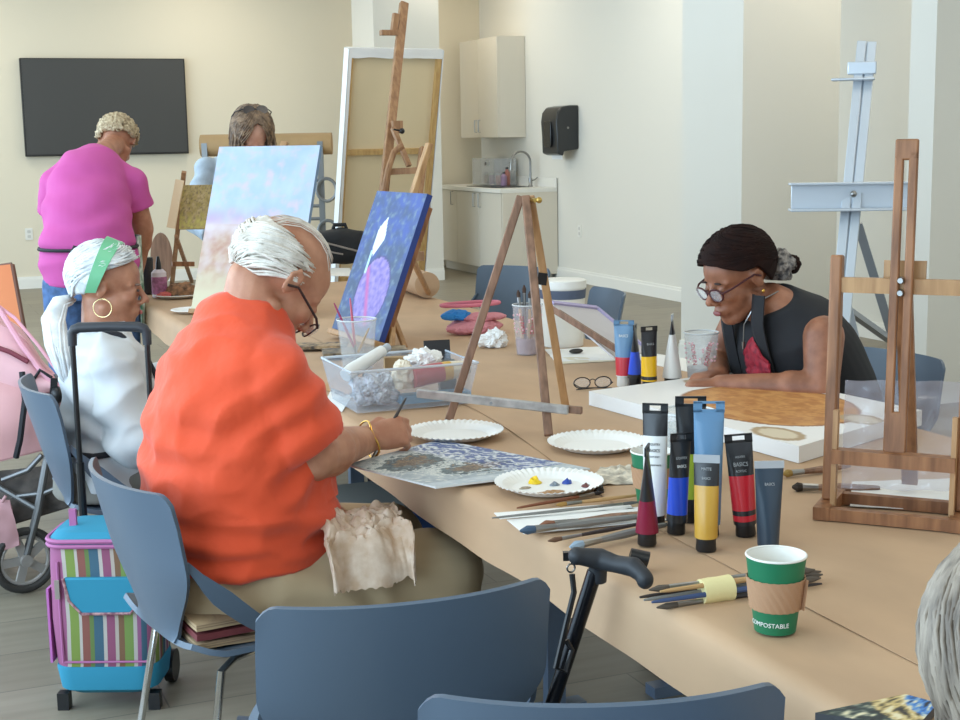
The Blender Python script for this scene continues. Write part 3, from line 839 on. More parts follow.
# --- aluminium floor easel at the back right
alu = M('aluminium', (200, 208, 216), .42, .5); aluD = M('aluminium_grey', (150, 154, 158), .4, .5)
D = 5.1
t = thing('floor_easel', 'tall aluminium floor easel with a metal ledge in front of the right wall', 'easel', V((P(850, 330, D).x, P(850, 330, D).y, 0)))
m1, m0 = P(867, 42, D), P(840, 322, D-.2); dd = m1-m0; m0 = m0-dd*((m0.z-.03)/dd.z)
ee = V((math.cos(R(-38)), math.sin(R(-38)), 0)); na = V((-ee.y, ee.x, 0))
bm = BM(); beam(bm, m0-ee*.018, m1-ee*.018, .032, .03, ee); beam(bm, m0+ee*.018, m1+ee*.018-V((0, 0, .004)), .032, .03, ee); beam(bm, m0+na*.008, m1+na*.008, .012, .02, ee); bevel(obj('mast', bm, alu, t, world=True), .003)
for z in (.25, .42, .6, .75): pass
g = P(862, 68, D-.03)
bm = BM(); box(bm, (0, 0, 0), (.10, .035, .045), Matrix.Translation(g) @ Euler((0, 0, R(-38))).to_matrix().to_4x4()); box(bm, (-.03, -.03, -.04), (.15, .05, .01), Matrix.Translation(g) @ Euler((0, 0, R(-38))).to_matrix().to_4x4()); bevel(obj('top_clamp', bm, alu, t, world=True), .004)
g = P(849, 196, D-.12); Mx = Matrix.Translation(g) @ Euler((0, 0, R(-28))).to_matrix().to_4x4()
bm = BM()
box(bm, (0, 0, 0), (.40, .012, .09), Mx); box(bm, (0, -.04, -.045), (.42, .09, .008), Mx); box(bm, (0, -.02, .045), (.42, .05, .008), Mx); bevel(obj('ledge', bm, alu, t, world=True), .002)
bm = BM(); k = g-_f*.06; ell(bm, k, (.012, .012, .012)); obj('ledge_bolt', bm, steel, t, world=True)
bm = BM(); beam(bm, P(858, 224, D-.02), P(912, 400, D+.1), .03, .03, ee); obj('rear_leg', bm, aluD, t, world=True, smooth=False)
bm = BM(); beam(bm, P(845, 308, D-.1), P(890, 340, D+.05), .022, .022, ee); obj('brace', bm, aluD, t, world=True, smooth=False)
for px in (800, 905):
    a = P(846, 300, D-.12); b = V((P(px, 480, D-.1).x, P(px, 480, D-.1).y, .02)); bm = BM(); beam(bm, a, b, .03, .03, ee); obj('leg', bm, alu, t, world=True, smooth=False)

# --- paper roll rack at the back
D = 8.9
t = thing('paper_roll_rack', 'grey metal rack with looped arms holding a brown paper roll', 'rack', V((P(322, 200, D).x, P(322, 200, D).y, 0)))
grm = M('rack_grey', (132, 134, 134), .4, .4)
rb = P(322, 200, D); re = sd
post = V((rb.x, rb.y, 0))
bm = BM(); beam(bm, post, V((rb.x, rb.y, 1.46)), .035, .03, sd); beam(bm, post-sd*.72, V((rb.x, rb.y, 1.46))-sd*.72, .035, .03, sd); obj('post', bm, grm, t, world=True, smooth=False)
for z in (1.22, 1.06, .98, .88, .5):
    bm = BM(); tube(bm, [V((rb.x, rb.y, z))-sd*.72, V((rb.x, rb.y, z))], .012, 6); obj('crossbar', bm, grm, t, world=True)
for z in (1.16, .90):
    c = V((rb.x, rb.y-.03, z)); bm = BM()
    tube(bm, [c+sd*(.02+.06*math.cos(a))+V((0, -.01, .07*math.sin(a))) for a in [2*math.pi*k/20 for k in range(20)]], .011, 6, closed=True); obj('loop_arm', bm, grm, t, world=True)
for sx in (0, -.72):
    bm = BM(); beam(bm, V((rb.x, rb.y-.3, .02))+sd*sx, V((rb.x, rb.y+.3, .02))+sd*sx, .05, .04, (0, 0, 1)); obj('foot', bm, grm, t, world=True, smooth=False)
kraft = M('kraft_roll', (176, 142, 98), .7, var=.06, vscale=4)
rc = V((P(300, 144, D).x, P(300, 144, D).y, P(300, 144, D).z))
bm = BM(); cone(bm, rc-sd*.62, rc+sd*.20, .068, .068, 28); o = obj('paper_roll', bm, kraft, org=tuple(rc)); tag(o, 'thick brown paper roll resting on top of the grey metal rack', 'paper roll')
rz_ = rc.z
# ================================================================== THINGS ON THE TABLE
def ang_at(px, py):  # heading of the view ray on the floor plan
    d = ray(px, py); return math.atan2(d.y, d.x)
def letters(name, s, size, mat, parent, place, label=None, bend=None, squash=1.0):
    """place: matrix from text plane; bend: radius of the round surface the letters sit on (text x runs around it)"""
    bm = text_bm(s, size, .0003, squash=squash)
    if bend:
        for v in bm.verts:
            a = v.co.x/bend; r = bend+.0006+v.co.z
            v.co = V((r*math.sin(a), -r*math.cos(a), v.co.y))
    else:
        for v in bm.verts: v.co = V((v.co.x, -v.co.z, v.co.y))
    bm.transform(place)
    return obj(name, bm, mat, parent, smooth=False)
tw = M('text_white', (235, 235, 230), .5); tg = M('text_grey', (170, 172, 172), .5); td = M('text_dark', (40, 42, 46), .5)

# --- paint tubes standing on their caps. local: -y faces the viewer, flat end spreads along x
def paint_tube(label, pos, H, r, w, bands, crimp, rz, rx=0, ry=0, caph=.022, capc=None, text=None, gloss=.3, hole=True, group='paint tubes standing on their caps', tipclear=False):
    t = thing('paint_tube', label, 'paint tube', pos, rz, group, rx, ry)
    bm = BM(); lathe(bm, [(0, 0), (r*.86, 0), (r*.9, .002), (r*.84, caph), (0, caph)], 24); obj('cap', bm, capc or black, t)
    def sec(k):  # k 0..1 from shoulder to crimp
        a = r*(1-k)+w/2*k; b = r*(1-k**1.15)+.0016
        return a, b
    z0, z1 = caph, H*.93
    for nm, k0, k1, m in bands:
        secs = []
        for i in range(7):
            k = k0+(k1-k0)*i/6; a, b = sec(k); secs.append((V((0, 0, z0+(z1-z0)*k)), a, b))
        bm = BM(); loft(bm, secs, 28, lat=(1, 0, 0)); obj(nm, bm, m, t, sharp=50)
    bm = BM(); cw = w*1.02; ch_ = H-z1+.002
    if hole:
        box(bm, (0, 0, z1+ch_*.12), (cw, .0034, ch_*.3)); box(bm, (0, 0, z1+ch_*.93), (cw, .0034, ch_*.22))
        for s in (-1, 1): box(bm, (s*cw*.36, 0, z1+ch_*.5), (cw*.28, .0034, ch_))
    else: box(bm, (0, 0, z1+ch_*.5), (cw, .0034, ch_))
    obj('crimp', bm, crimp, t, smooth=False)
    if text:
        for s, k, size, m in text:
            a, b = sec(k)
            letters('lettering', s, size, m, t, Matrix.Translation((0, -b-.0006, z0+(z1-z0)*k)) @ Matrix.Rotation(math.atan2(r, z1-z0)*-1.0, 4, 'X'), squash=.8)
    return t
def tm_(n, c, r=.3): return M('tube_'+n, c, r, coat=.2)
tblk = tm_('black', (36, 36, 38)); tcrim = tm_('crimson', (128, 22, 52)); tblu = tm_('blue', (36, 78, 205)); toch = tm_('ochre', (196, 150, 56)); tred = tm_('red', (200, 36, 48))
tteal = tm_('teal', (42, 58, 72)); tste = tm_('steel_blue', (98, 138, 172)); tyel = tm_('yellow', (240, 186, 20)); twhi = tm_('white', (226, 224, 218)); tgre = tm_('green', (176, 196, 60)); tgry = tm_('silver', (172, 176, 180)); tsw = tm_('light_grey', (205, 208, 206))
F90 = ang_at(700, 500)-R(90)     # tube seen flat on from the camera
def hgt(px, py0, py1):
    g = T(px, py0, TZ); d = (g-CAM).dot(_f); return (py0-py1)/(FPX/d)/math.cos(PITCH+R(6))*.985
def tube_at(label, px, py0, py1, r, w, bands, crimp, turn=0, **k):
    return paint_tube(label, T(px, py0-3, TZ), hgt(px, py0, py1), r, w, bands, crimp, ang_at(px, py0)-R(90)+turn, **k)
tube_at('crimson and black paint tube seen edge on, leftmost of the near group', 647, 547, 449, .019, .046, [('body', 0, .42, tcrim), ('stripe', .42, .46, tblk), ('label', .46, 1, tblk)], tblk, turn=R(82), text=None)
tube_at('bright blue paint tube with a black top half, leaning, beside the crimson one', 676, 536, 437, .0185, .042, [('stripe', 0, .10, tblk), ('body', .1, .56, tblu), ('label', .56, 1, tblk)], tblk, turn=R(30), ry=R(3), text=[('LIQUITEX', .80, .0065, tg), ('BASICS', .70, .0075, tw)])
tube_at('ochre yellow paint tube with black label and silver crimp, front of the near group', 706, 553, 458, .020, .044, [('body', 0, .70, toch), ('label', .7, 1, tblk)], tgry, turn=R(-6), text=[('MATTE', .92, .007, tg), ('BASICS', .80, .006, tg)], hole=False, caph=.024)
tube_at('tall steel blue paint tube standing upside down behind the ochre one', 708, 538, 405, .022, .054, [('body', 0, .92, tste), ('crimp_band', .92, 1, tste)], tste, turn=R(4))
tube_at('red paint tube with a black top bearing the word BASICS', 746, 538, 437, .0205, .048, [('stripe', 0, .05, tblk), ('body_low', .05, .12, tred), ('band', .12, .18, tblk), ('body', .18, .60, tred), ('label', .6, 1, tblk)], tblk, turn=R(5), ry=R(-5), text=[('LIQUITEX', .83, .005, tg), ('BASICS', .74, .0105, tg), ('ACRYLIC', .66, .006, tg)])
tube_at('dark teal paint tube with a silver crimp at the right of the near group', 768, 551, 464, .0185, .050, [('body', 0, 1, tteal)], tgry, turn=R(12), hole=False, caph=.006, text=[('BASICS', .8, .007, tg)])
tube_at('large white paint tube with a black top at the back left of the near group', 655, 528, 407, .021, .046, [('body', 0, .78, twhi), ('label', .78, 1, tblk)], tblk, turn=R(-8), text=[('LIQUITEX', .70, .006, td), ('BASICS', .64, .008, td), ('HEAVY BODY', .58, .004, td), ('TITANIUM WHITE', .5, .004, td)])
tube_at('yellow green and black paint tube squeezed between the blue and the steel blue ones', 690, 524, 400, .019, .056, [('stripe', 0, .12, tblk), ('body', .12, .55, tgre), ('label', .55, 1, tblk)], tblk, turn=R(4))
# far group
tube_at('steel blue and red paint tube with a white cap in front of the leaning board', 624, 389, 324, .023, .058, [('stripe', 0, .02, twhi), ('body', .02, .38, tred), ('label', .38, 1, tste)], tste, capc=twhi, caph=.03, turn=R(-10), text=[('BASICS', .8, .011, tw)])
tube_at('blue paint tube with a black top seen edge on, second in the far group', 635, 391, 328, .020, .045, [('stripe', 0, .08, tblk), ('body', .08, .55, tblu), ('label', .55, 1, tblk)], tblk, turn=R(80), caph=.03)
tube_at('yellow and black paint tube, third in the far group', 649, 394, 330, .022, .050, [('stripe_low', 0, .03, tyel), ('stripe', .03, .1, tblk), ('body', .1, .5, tyel), ('label', .5, 1, tblk)], tblk, turn=R(28), caph=.03, text=[('BASICS', .75, .009, tg)])
tube_at('white paint tube with a black pointed top beside the cup with pink letters', 672, 392, 318, .026, .04, [('body', 0, .76, twhi), ('label', .76, .99, tblk)], tgry, turn=R(84), caph=.034)

# --- cups
def cup_paper(label, px, py, dia_top, H, text=True, sleeve=True, rz=0):
    t = thing('paper_cup', label, 'cup', T(px, py, TZ), ang_at(px, py)-R(90)+rz)
    g = M('cup_green', (24, 112, 74), .5); rt, rb = dia_top/2, dia_top*.34
    bm = BM(); lathe(bm, [(0, 0), (rb, 0), (rt*.985, H*.97), (rt*.96, H*.97), (rb*.95, .006), (0, .006)], 48)
    obj('cup_wall', bm, g, t)
    bm = BM(); lathe(bm, [(rb*.93, .007), (rt*.955, H*.965), (rt*.935, H*.965), (rb*.90, .009), (0, .009), (0, .007)], 48); obj('inner_lining', bm, M('cup_inner', (240, 238, 230), .5), t)
    bm = BM(); tube(bm, [(rt*.97*math.cos(a), rt*.97*math.sin(a), H*.975) for a in [2*math.pi*k/48 for k in range(48)]], .0018, 8, closed=True); obj('rim', bm, whitep, t)
    if sleeve:
        kr = M('sleeve_kraft', (176, 134, 100), .75)
        bm = BM(); z0, z1 = H*.30, H*.70
        def rr_(z): return rb+(rt*.985-rb)*z/(H*.97)
        def sf(u, v):
            a = 2*math.pi*u; z = z0+(z1-z0)*v; ripple = .0009*math.sin((u*44+abs((v-.5))*0+v*5)*2*math.pi/1.0*.5)
            r = rr_(z)+.0022+ripple; return (r*math.cos(a), r*math.sin(a), z)
        surf(bm, sf, 176, 12, .0012); obj('sleeve', bm, kr, t, sharp=60)
        bm = BM(); surf(bm, lambda u, v: ((rr_(z0+(z1-z0)*v)+.006*u+.003)*math.cos(-.25-.10*u), (rr_(z0+(z1-z0)*v)+.006*u+.003)*math.sin(-.25-.10*u), z0+(z1-z0)*v), 3, 4, .0012); obj('sleeve_flap', bm, kr, t)
    if text:
        zt = H*.13; letters('lettering', 'COMPOSTABLE', .0092, tw, t, Matrix.Translation((0, 0, zt)) @ Matrix.Rotation(R(-20), 4, 'Z'), bend=rb+(rt-rb)*.16)
    return t
cup_paper('green paper cup with brown sleeve and the word COMPOSTABLE at the front of the table', 775, 629, .088, .115)
cup_paper('green paper cup with brown sleeve partly hidden left of the paint tubes', 652, 502, .085, .105, text=False)
def plastic_cup(label, px, py, dia, H, water=.35, tint=(222, 226, 226), lettering=None, wat=(206, 200, 198), name='plastic_cup'):
    t = thing(name, label, 'cup', T(px, py, TZ), ang_at(px, py)-R(90))
    rt, rb = dia/2, dia*.38
    cm = M('clear_cup_%d' % (tint[0]+tint[2]*2), tint, .12, alpha=.22)
    bm = BM(); lathe(bm, [(0, 0), (rb, 0), (rt, H), (rt*.975, H), (rb*.97, .003), (0, .003)], 40); obj('cup_wall', bm, cm, t)
    bm = BM(); tube(bm, [(rt*math.cos(a), rt*math.sin(a), H) for a in [2*math.pi*k/40 for k in range(40)]], .0022, 8, closed=True); obj('rim', bm, M('clear_rim', (226, 230, 230), .15, alpha=.8), t)
    if water:
        k = water; bm = BM(); lathe(bm, [(0, .004), (rb*.95, .004), ((rb+(rt-rb)*k)*.955, H*k), (0, H*k)], 36); obj('water', bm, M('water_%d' % wat[0], wat, .1, alpha=.72), t)
    if lettering:
        pink = M('cup_print_pink', (206, 62, 96), .5)
        for n_, (s, az, tilt) in enumerate(lettering):
            bm = text_bm(s, .019, .0002, squash=.8)
            bm.transform(Matrix.Rotation(R(tilt), 4, 'Z'))
            for v in bm.verts:
                z = .62*H+v.co.y; r = rb+(rt-rb)*z/H+.0008; a = v.co.x/r+R(az)
                v.co = V((r*math.sin(a), -r*math.cos(a), z))
            obj('lettering', bm, pink, t, smooth=False)
        bm = BM(); rr2 = random.Random(5)
        for k in range(26):
            a = rr2.uniform(-1.3, 1.3); z = H*rr2.uniform(.45, .85); r = rb+(rt-rb)*z/H+.0006
            c = V((r*math.sin(a), -r*math.cos(a), z)); ell(bm, c, (.0035, .0015, .0035), sub=1)
        obj('printed_dots', bm, M('cup_print_pale', (238, 190, 196), .5), t)
    return t
plastic_cup('clear plastic cup with pink printed letters and cloudy water beside the white tube', 701, 386, .098, .155, .36, lettering=[('DUNKIN', -28, -84), ('DONUTS', 26, 80)])
plastic_cup('clear plastic cup with pink print holding brushes beyond the tripod easel', 528, 354, .10, .165, .33, tint=(214, 206, 208), lettering=[('DUNKIN', -22, -84), ('DONUTS', 24, 82)], wat=(176, 150, 160))
plastic_cup('clear short plastic cup holding pink handled brushes in front of the blue painting', 358, 368, .125, .155, 0)
plastic_cup('tall clear water jar with pale grey liquid behind the paint tubes', 687, 482, .115, .15, .8, tint=(226, 228, 224), wat=(196, 196, 186), name='water_jar')

# brushes (local: z along the handle from ferrule end)
def brush(label, a, b, r=.0035, handle=None, tipc=(60, 50, 44), group=None, tip_at='b', sc_=1.0):
    """a: end of handle, b: tip of hairs (room points)"""
    a, b = V(a), V(b); L = (b-a).length; d = (b-a).normalized()
    t = thing('paint_brush', label, 'brush', (a+b)/2, group=group)
    bm = BM(); tube(bm, [a, a+d*L*.05, a+d*L*.45, a+d*L*.72], [r*.4, r*.7, r*1.15, r*.8], 8); obj('handle', bm, handle or wg, t, world=True)
    bm = BM(); tube(bm, [a+d*L*.70, a+d*L*.88], [r*.85, r*1.05], 8); obj('ferrule', bm, steel, t, world=True)
    bm = BM(); tube(bm, [a+d*L*.88, a+d*L*.94, b], [r*1.0, r*1.25, r*.3], 8); obj('bristles', bm, M('bristle_%d_%d' % (tipc[0], tipc[2]), tipc, .8), t, world=True)
    return t
pinkh = M('handle_magenta', (150, 40, 90), .4); pinkr = M('handle_rose', (196, 88, 110), .4); natural = M('handle_natural', (190, 150, 100), .5); dkh = M('handle_dark', (54, 44, 42), .4); blueh = M('handle_blue', (60, 80, 120), .4); greyh = M('handle_grey', (130, 128, 122), .5)
g = 'brushes in the short cup by the blue painting'
c = T(358, 368, TZ)
brush('brush with a dark magenta handle leaning left out of the short clear cup', P(334, 303, (c-CAM).dot(_f)-.02), c+V((.012, -.01, .008)), .004, pinkh, group=g)
brush('brush with a rose handle standing upright in the short clear cup', P(350, 298, (c-CAM).dot(_f)), c+V((.0, .01, .008)), .004, pinkr, group=g)
brush('brush with a pale handle leaning right in the short clear cup', P(369, 328, (c-CAM).dot(_f)), c+V((-.02, .0, .008)), .004, natural, group=g)
g = 'brushes in the pink printed cup beyond the tripod'
c = T(528, 354, TZ); D = (c-CAM).dot(_f)
for k, (px, py, h, w) in enumerate(((518, 290, natural, 'leftmost'), (524, 285, dkh, 'second from left'), (530, 291, natural, 'third from left'), (537, 286, natural, 'rightmost'))):
    brush('brush standing tip up in the pink printed cup, %s' % w, c+V((.01*(k-1.5), .01*(k % 2), .008)), P(px, py, D), .006, h, tipc=(70, 50, 40), group=g)

# --- brush bundle with masking tape
bl0, bl1 = T(644, 600, TZ+.012), T(826, 574, TZ+.012)
dd = (bl1-bl0); LL = dd.length; dn_ = dd.normalized(); sn = V((-dn_.y, dn_.x, 0))
bc = bl0.lerp(bl1, .42)
tipd = ['at the top of the bundle', 'at the bottom of the bundle', 'nearest the viewer in the bundle', 'farthest from the viewer in the bundle', 'low on the near side of the bundle', 'in the core of the bundle', 'low on the far side of the bundle']
hs_ = [dkh, greyh, natural, blueh, dkh, greyh, wg]
for k in range(7):
    ang = 2*math.pi*k/6; rad = 0 if k == 5 else .0095
    off = sn*math.cos(ang)*rad+V((0, 0, math.sin(ang)*rad))
    fl = k % 3 == 1
    spread = 1.5; a = bl0+dn_*(.012*((k*37) % 5)/2)+off*spread; b = bl1-dn_*(.013*((k*53) % 6)/2)+off*spread
    brush('used paint brush tied with masking tape, %s' % tipd[k], a if not fl else b, b if not fl else a, .0045, hs_[k], tipc=(90, 80, 70), group='brushes bundled with masking tape')
bm = BM(); p0 = bl0.lerp(bl1, .30); p1 = bl0.lerp(bl1, .46)
tube(bm, [p0-sn*0, p0.lerp(p1, .3), p0.lerp(p1, .6), p1], [.0195, .0205, .020, .021], 20)
o = obj('masking_tape', bm, M('masking_tape', (232, 218, 160), .7, bump=.4, bscale=120), org=tuple(bl0.lerp(bl1, .38))); tag(o, 'pale yellow masking tape wrapped around the bundle of brushes', 'tape')

# --- paper plates
plm = M('paper_plate_white', (240, 238, 232), .7)
def plate(label, px, py, r, paints=(), rz=0):
    c = T(px, py, TZ)
    t = thing('paper_plate', label, 'plate', c, rz, 'round white paper plates')
    bm = BM(); seg = 96; rings = []
    for ri, zi, fl in ((0, .001, 0), (r*.68, .001, 0), (r*.74, .004, 0), (r*.86, .013, 1), (r, .017, 1), (r*.995, .0155, 1), (r*.86, .0115, 1), (r*.74, .0025, 0), (r*.68, 0, 0), (0, 0, 0)):
        rings.append((ri, zi, fl))
    rg = []
    for ri, zi, fl in rings:
        if ri == 0: rg.append([bm.verts.new((0, 0, zi))]); continue
        rg.append([bm.verts.new(((ri+(.0015*math.sin(k*math.pi) if 0 else 0))*math.cos(2*math.pi*k/seg), ri*math.sin(2*math.pi*k/seg), zi+(.0014*(1 if k % 2 else -1) if fl else 0))) for k in range(seg)])
    for a, b in zip(rg, rg[1:]):
        for k in range(seg):
            if len(a) == 1: bm.faces.new((a[0], b[k], b[(k+1) % seg]))
            elif len(b) == 1: bm.faces.new((a[k], b[0], a[(k+1) % seg]))
            else: bm.faces.new((a[k], b[k], b[(k+1) % seg], a[(k+1) % seg]))
    obj('dish', bm, plm, t, sharp=20)
    for k, (nm, x, y, rx, ry, h, cc) in enumerate(paints):
        bm = BM(); ell(bm, (0, 0, 0), (rx, ry, h), sub=4)
        for v in bm.verts:
            n_ = 1+.45*nz(v.co.x*60+k, v.co.y*60, v.co.z*60); v.co.x *= n_; v.co.y *= n_; v.co.z = max(0, v.co.z*(1+.8*nz(v.co.x*150, v.co.y*150, k)))
            v.co += V((x, y, .0016))
        obj('paint_dab', bm, M('dab_'+nm, cc, .3, coat=.3), t, label='%s dab of paint' % nm.replace('_', ' '))
    return t
def dpt(px, py, cx, cy):
    a = T(px, py, TZ)-T(cx, cy, TZ); return a.x, a.y
def D_(nm, px, py, rx, ry, h, c, cx=548, cy=486): x, y = dpt(px, py, cx, cy); return (nm, x, y, rx, ry, h, c)
plate('round white paper plate with yellow, blue and brown paint dabs near the table edge', 549, 488, .112, [
    D_('yellow', 534, 482, .014, .013, .012, (242, 204, 20)), D_('blue', 567, 482, .011, .010, .010, (30, 70, 160)), D_('brown', 549, 491, .026, .012, .003, (168, 124, 76)),
    D_('grey', 553, 484, .010, .007, .006, (120, 130, 140)), D_('dark_red', 585, 485, .009, .012, .006, (98, 42, 40)), D_('pale_grey', 524, 487, .014, .008, .003, (160, 146, 124)), D_('black', 599, 489, .010, .009, .010, (30, 28, 28))])
plate('clean empty white paper plate right of the tripod easel feet', 597, 447, .115)
plate('white paper plate behind the canvas board, left of the tripod foot', 455, 436, .118)
# --- canvas board with the eyes, overhanging the table edge
def eye_art(u, v):
    # u along the near edge to the right, v away
    n = fbm(u*4, v*6, 1, 2.5); n2 = fbm(u*9, v*16, 5, 2)
    c = mix((176, 184, 186), (148, 160, 168), .5+n); c = mix(c, (214, 214, 206), max(0, n2*1.6))
    # upper dark eye
    for cx, cy, a, b, tilt in ((.34, .70, .30, .17, .15), (.56, .36, .30, .12, .1)):
        du, dv = u-cx+n*.10, v-cy+n2*.12; x = du*math.cos(tilt)+dv*math.sin(tilt); y = -du*math.sin(tilt)+dv*math.cos(tilt)
        k = (x/a)**2+(y/b)**2
        st_ = math.sin(x*30+y*60+n*12)
        if k < 1: c = mix((112, 126, 128), (70, 84, 92), .5+.4*st_+n2) if k > .35 else mix((146, 124, 100), (92, 82, 74), .5+.4*st_+n2)
        elif k < 1.8: c = mix(c, mix((230, 228, 216), (176, 186, 186), .5+.5*st_), .8)
    if u > .58 and v > .15:
        s = math.sin((u*1.6+v*.5)*40+n*6)+.6*fbm(u*20, v*14, 2, 2)
        if s > .1: c = mix(c, (70, 88, 150), .75*sst(.55, .7, u))
        elif s < -.5: c = mix(c, (222, 226, 232), .8)
    if v < .12: c = mix(c, (196, 204, 208), .6)
    return c
A = T(352, 468, TZ+.002); B = T(434, 492, TZ+.002)
k0, k1 = V((.902, 2.935, TZ+.003)), V((1.005, 2.655, TZ+.003))
en = (k1-k0); w0 = en.length; en.normalize(); ed = V((-en.y, en.x, 0)); 
C1, C0 = T(590, 470, TZ+.003), T(398, 433, TZ+.003)
t = thing('canvas_board', 'grey canvas board painted with two eyes, jutting over the table edge by the man', 'canvas', (k0+C1)/2)
# grid with free corners
def quad_art(name, pts, fn, parent, nu, nv, th=.004, edge=(220, 220, 216)):
    A, B, C, D = [V(p) for p in pts]; bm = BM(); cols = []
    def ad(p, c): cols.append(c); return bm.verts.new(p)
    G = [[ad(A.lerp(B, i/nu).lerp(D.lerp(C, i/nu), j/nv)+V((0, 0, th)), fn(i/nu, j/nv)) for j in range(nv+1)] for i in range(nu+1)]
    for i in range(nu):
        for j in range(nv): bm.faces.new((G[i][j], G[i+1][j], G[i+1][j+1], G[i][j+1]))
    tp = [ad(p+V((0, 0, th)), edge) for p in (A, B, C, D)]; bt = [ad(p, edge) for p in (A, B, C, D)]
    for k in range(4): bm.faces.new((tp[k], bt[k], bt[(k+1) % 4], tp[(k+1) % 4]))
    bm.faces.new(bt[::-1])
    bm.transform(MW[parent].inverted()); me = bpy.data.meshes.new(name); bm.to_mesh(me); bm.free()
    at = me.color_attributes.new('pigment', 'FLOAT_COLOR', 'POINT'); buf = []
    for c in cols: buf += lin(c)
    at.data.foreach_set('color', buf)
    o = bpy.data.objects.new(name, me); col.objects.link(o); me.materials.append(paint_mat()); o.parent = parent; MW[o] = MW[parent]; return o
# near-left edge k0->k1; board reaches right/back
quad_art('painted_board', (k1, C1, T(440, 441, TZ+.003), k0), eye_art, t, 150, 110)
# --- papers under brushes at the table edge
sheet('drawing_paper', 'white paper strip under the brushes, left of the second green cup', 'paper', (T(494, 513, TZ), T(500, 519, TZ), T(634, 509, TZ), T(628, 503, TZ)), wp)
sheet('drawing_paper', 'white paper with dirty brushes on it, nearest the table edge', 'paper', (T(507, 520, TZ), T(524, 534, TZ), T(668, 520, TZ), T(640, 507, TZ)), wp)
def tb(px, py, z=0): return T(px, py, TZ+.006+z)
g = 'dirty brushes lying on the papers at the table edge'
for k, (a, b, r, h, tc, w) in enumerate((
    ((517, 508), (604, 492), .0035, M('handle_red_brown', (128, 74, 48), .4), (40, 34, 34), 'thin red-brown brush just below the painted plate'),
    ((492, 518), (640, 502), .003, greyh, (90, 90, 88), 'long grey brush across the first white paper'),
    ((640, 516), (520, 531), .007, greyh, (70, 90, 110), 'thick grey brush with blue-grey bristles pointing left'),
    ((668, 512), (538, 527), .009, wg, (130, 84, 60), 'thick speckled brown brush pointing left'),
    ((655, 521), (548, 541), .004, dkh, (110, 80, 60), 'thin dark brush in front of the papers'),
    ((668, 524), (570, 547), .007, greyh, (150, 170, 186), 'pale blue-grey stained brush nearest the table edge'),
    ((640, 495), (556, 505), .004, natural, (160, 120, 60), 'thin natural brush between the plate and the papers'))):
    brush(w, tb(*a, .002*(k % 3)), tb(*b, .002*(k % 3)), r, h, tipc=tc, group=g)
sheet('sketch_sheet', 'crumpled pale sketch sheet between the empty plate and the second green cup', 'paper', (T(588, 486, TZ), T(640, 484, TZ), T(634, 466, TZ), T(600, 468, TZ)), M('sketch_paper', (216, 206, 186), .8, var=.3, vscale=30), wob=.012)
g = 'brushes lying by the right easel'
brush('thick wooden handled brush lying behind the right easel, pointing left', T(850, 466, TZ+.008), T(783, 474, TZ+.008), .007, wg, tipc=(150, 120, 60), group=g)
brush('dark bristled wide brush lying in front of the wooden one by the right easel', T(880, 488, TZ+.008), T(792, 487, TZ+.008), .008, wg, tipc=(50, 40, 30), group=g)

# --- white canvas with the wooden looking oval
def oval_art(u, v):
    n = fbm(u*5, v*5, 2, 3)
    c = (236, 232, 226)
    du, dv = (u-.56)/.36, (v-.52)/.40; k = du*du+dv*dv
    if k < 1:
        g_ = math.sin((du*2+math.sin(dv*3+n*2))*9+n*6); c = mix((206, 150, 88), (176, 116, 62), .5+.35*g_+n)
        if k > .93: c = (150, 100, 60)
    for cx, cy, rr_ in ((.10, .62, .07), (.93, .62, .09), (.86, .10, .10)):
        k2 = ((u-cx)/rr_)**2+((v-cy)/(rr_*1.0))**2
        if k2 < 1: c = (176, 150, 116) if k2 > .5 else (216, 200, 172)
    return c
c_l, c_f = T(589, 405, TZ), T(733, 392, TZ)
cn_ = T(830, 462, TZ)
nl = cn_; 
t = thing('stretched_canvas', 'thick white canvas lying flat with a wood-grained orange oval painted on it', 'canvas', (c_l+cn_)/2)
c_r = T(850, 412, TZ)
quad_art('canvas', (c_l, V((1.80, 2.52, TZ)), V((2.30, 2.72, TZ)), V((2.22, 3.42, TZ))), oval_art, t, 110, 110, th=.038, edge=(232, 230, 226))
sheet('drawing_paper', 'small white paper with a dark smudge behind the canvas with the orange oval', 'paper', (T(590, 352, TZ), T(690, 372, TZ), T(720, 364, TZ), T(620, 348, TZ)), wp)
# leaning lilac board (back view) right of the centre with its wooden prop
Dj = 4.3
t = thing('canvas_board', 'canvas with a lilac painted edge leaning on a wooden prop mid table', 'canvas', T(620, 365, TZ))
a, b, c, d = P(551, 304, 4.40), P(596, 309, 4.60), P(648, 352, 4.50), P(614, 358, 4.33)
lil = M('lilac_edge', (182, 172, 210), .6); gb = M('canvas_back_grey', (206, 202, 204), .8)
nn = (b-a).cross(d-a).normalized()
bm = BM(); prism(bm, [a, b, c, d], nn, .006); obj('cloth', bm, gb, t, world=True, smooth=False)
bm = BM(); beam(bm, a, b, .02, .012, nn); beam(bm, b, c, .02, .012, nn); obj('painted_edge', bm, lil, t, world=True, smooth=False)
bm = BM(); beam(bm, a-V((0, 0, .012)), P(643, 366, 4.30), .018, .014, (0, 0, 1)); obj('wooden_prop', bm, wg, t, world=True, smooth=False)
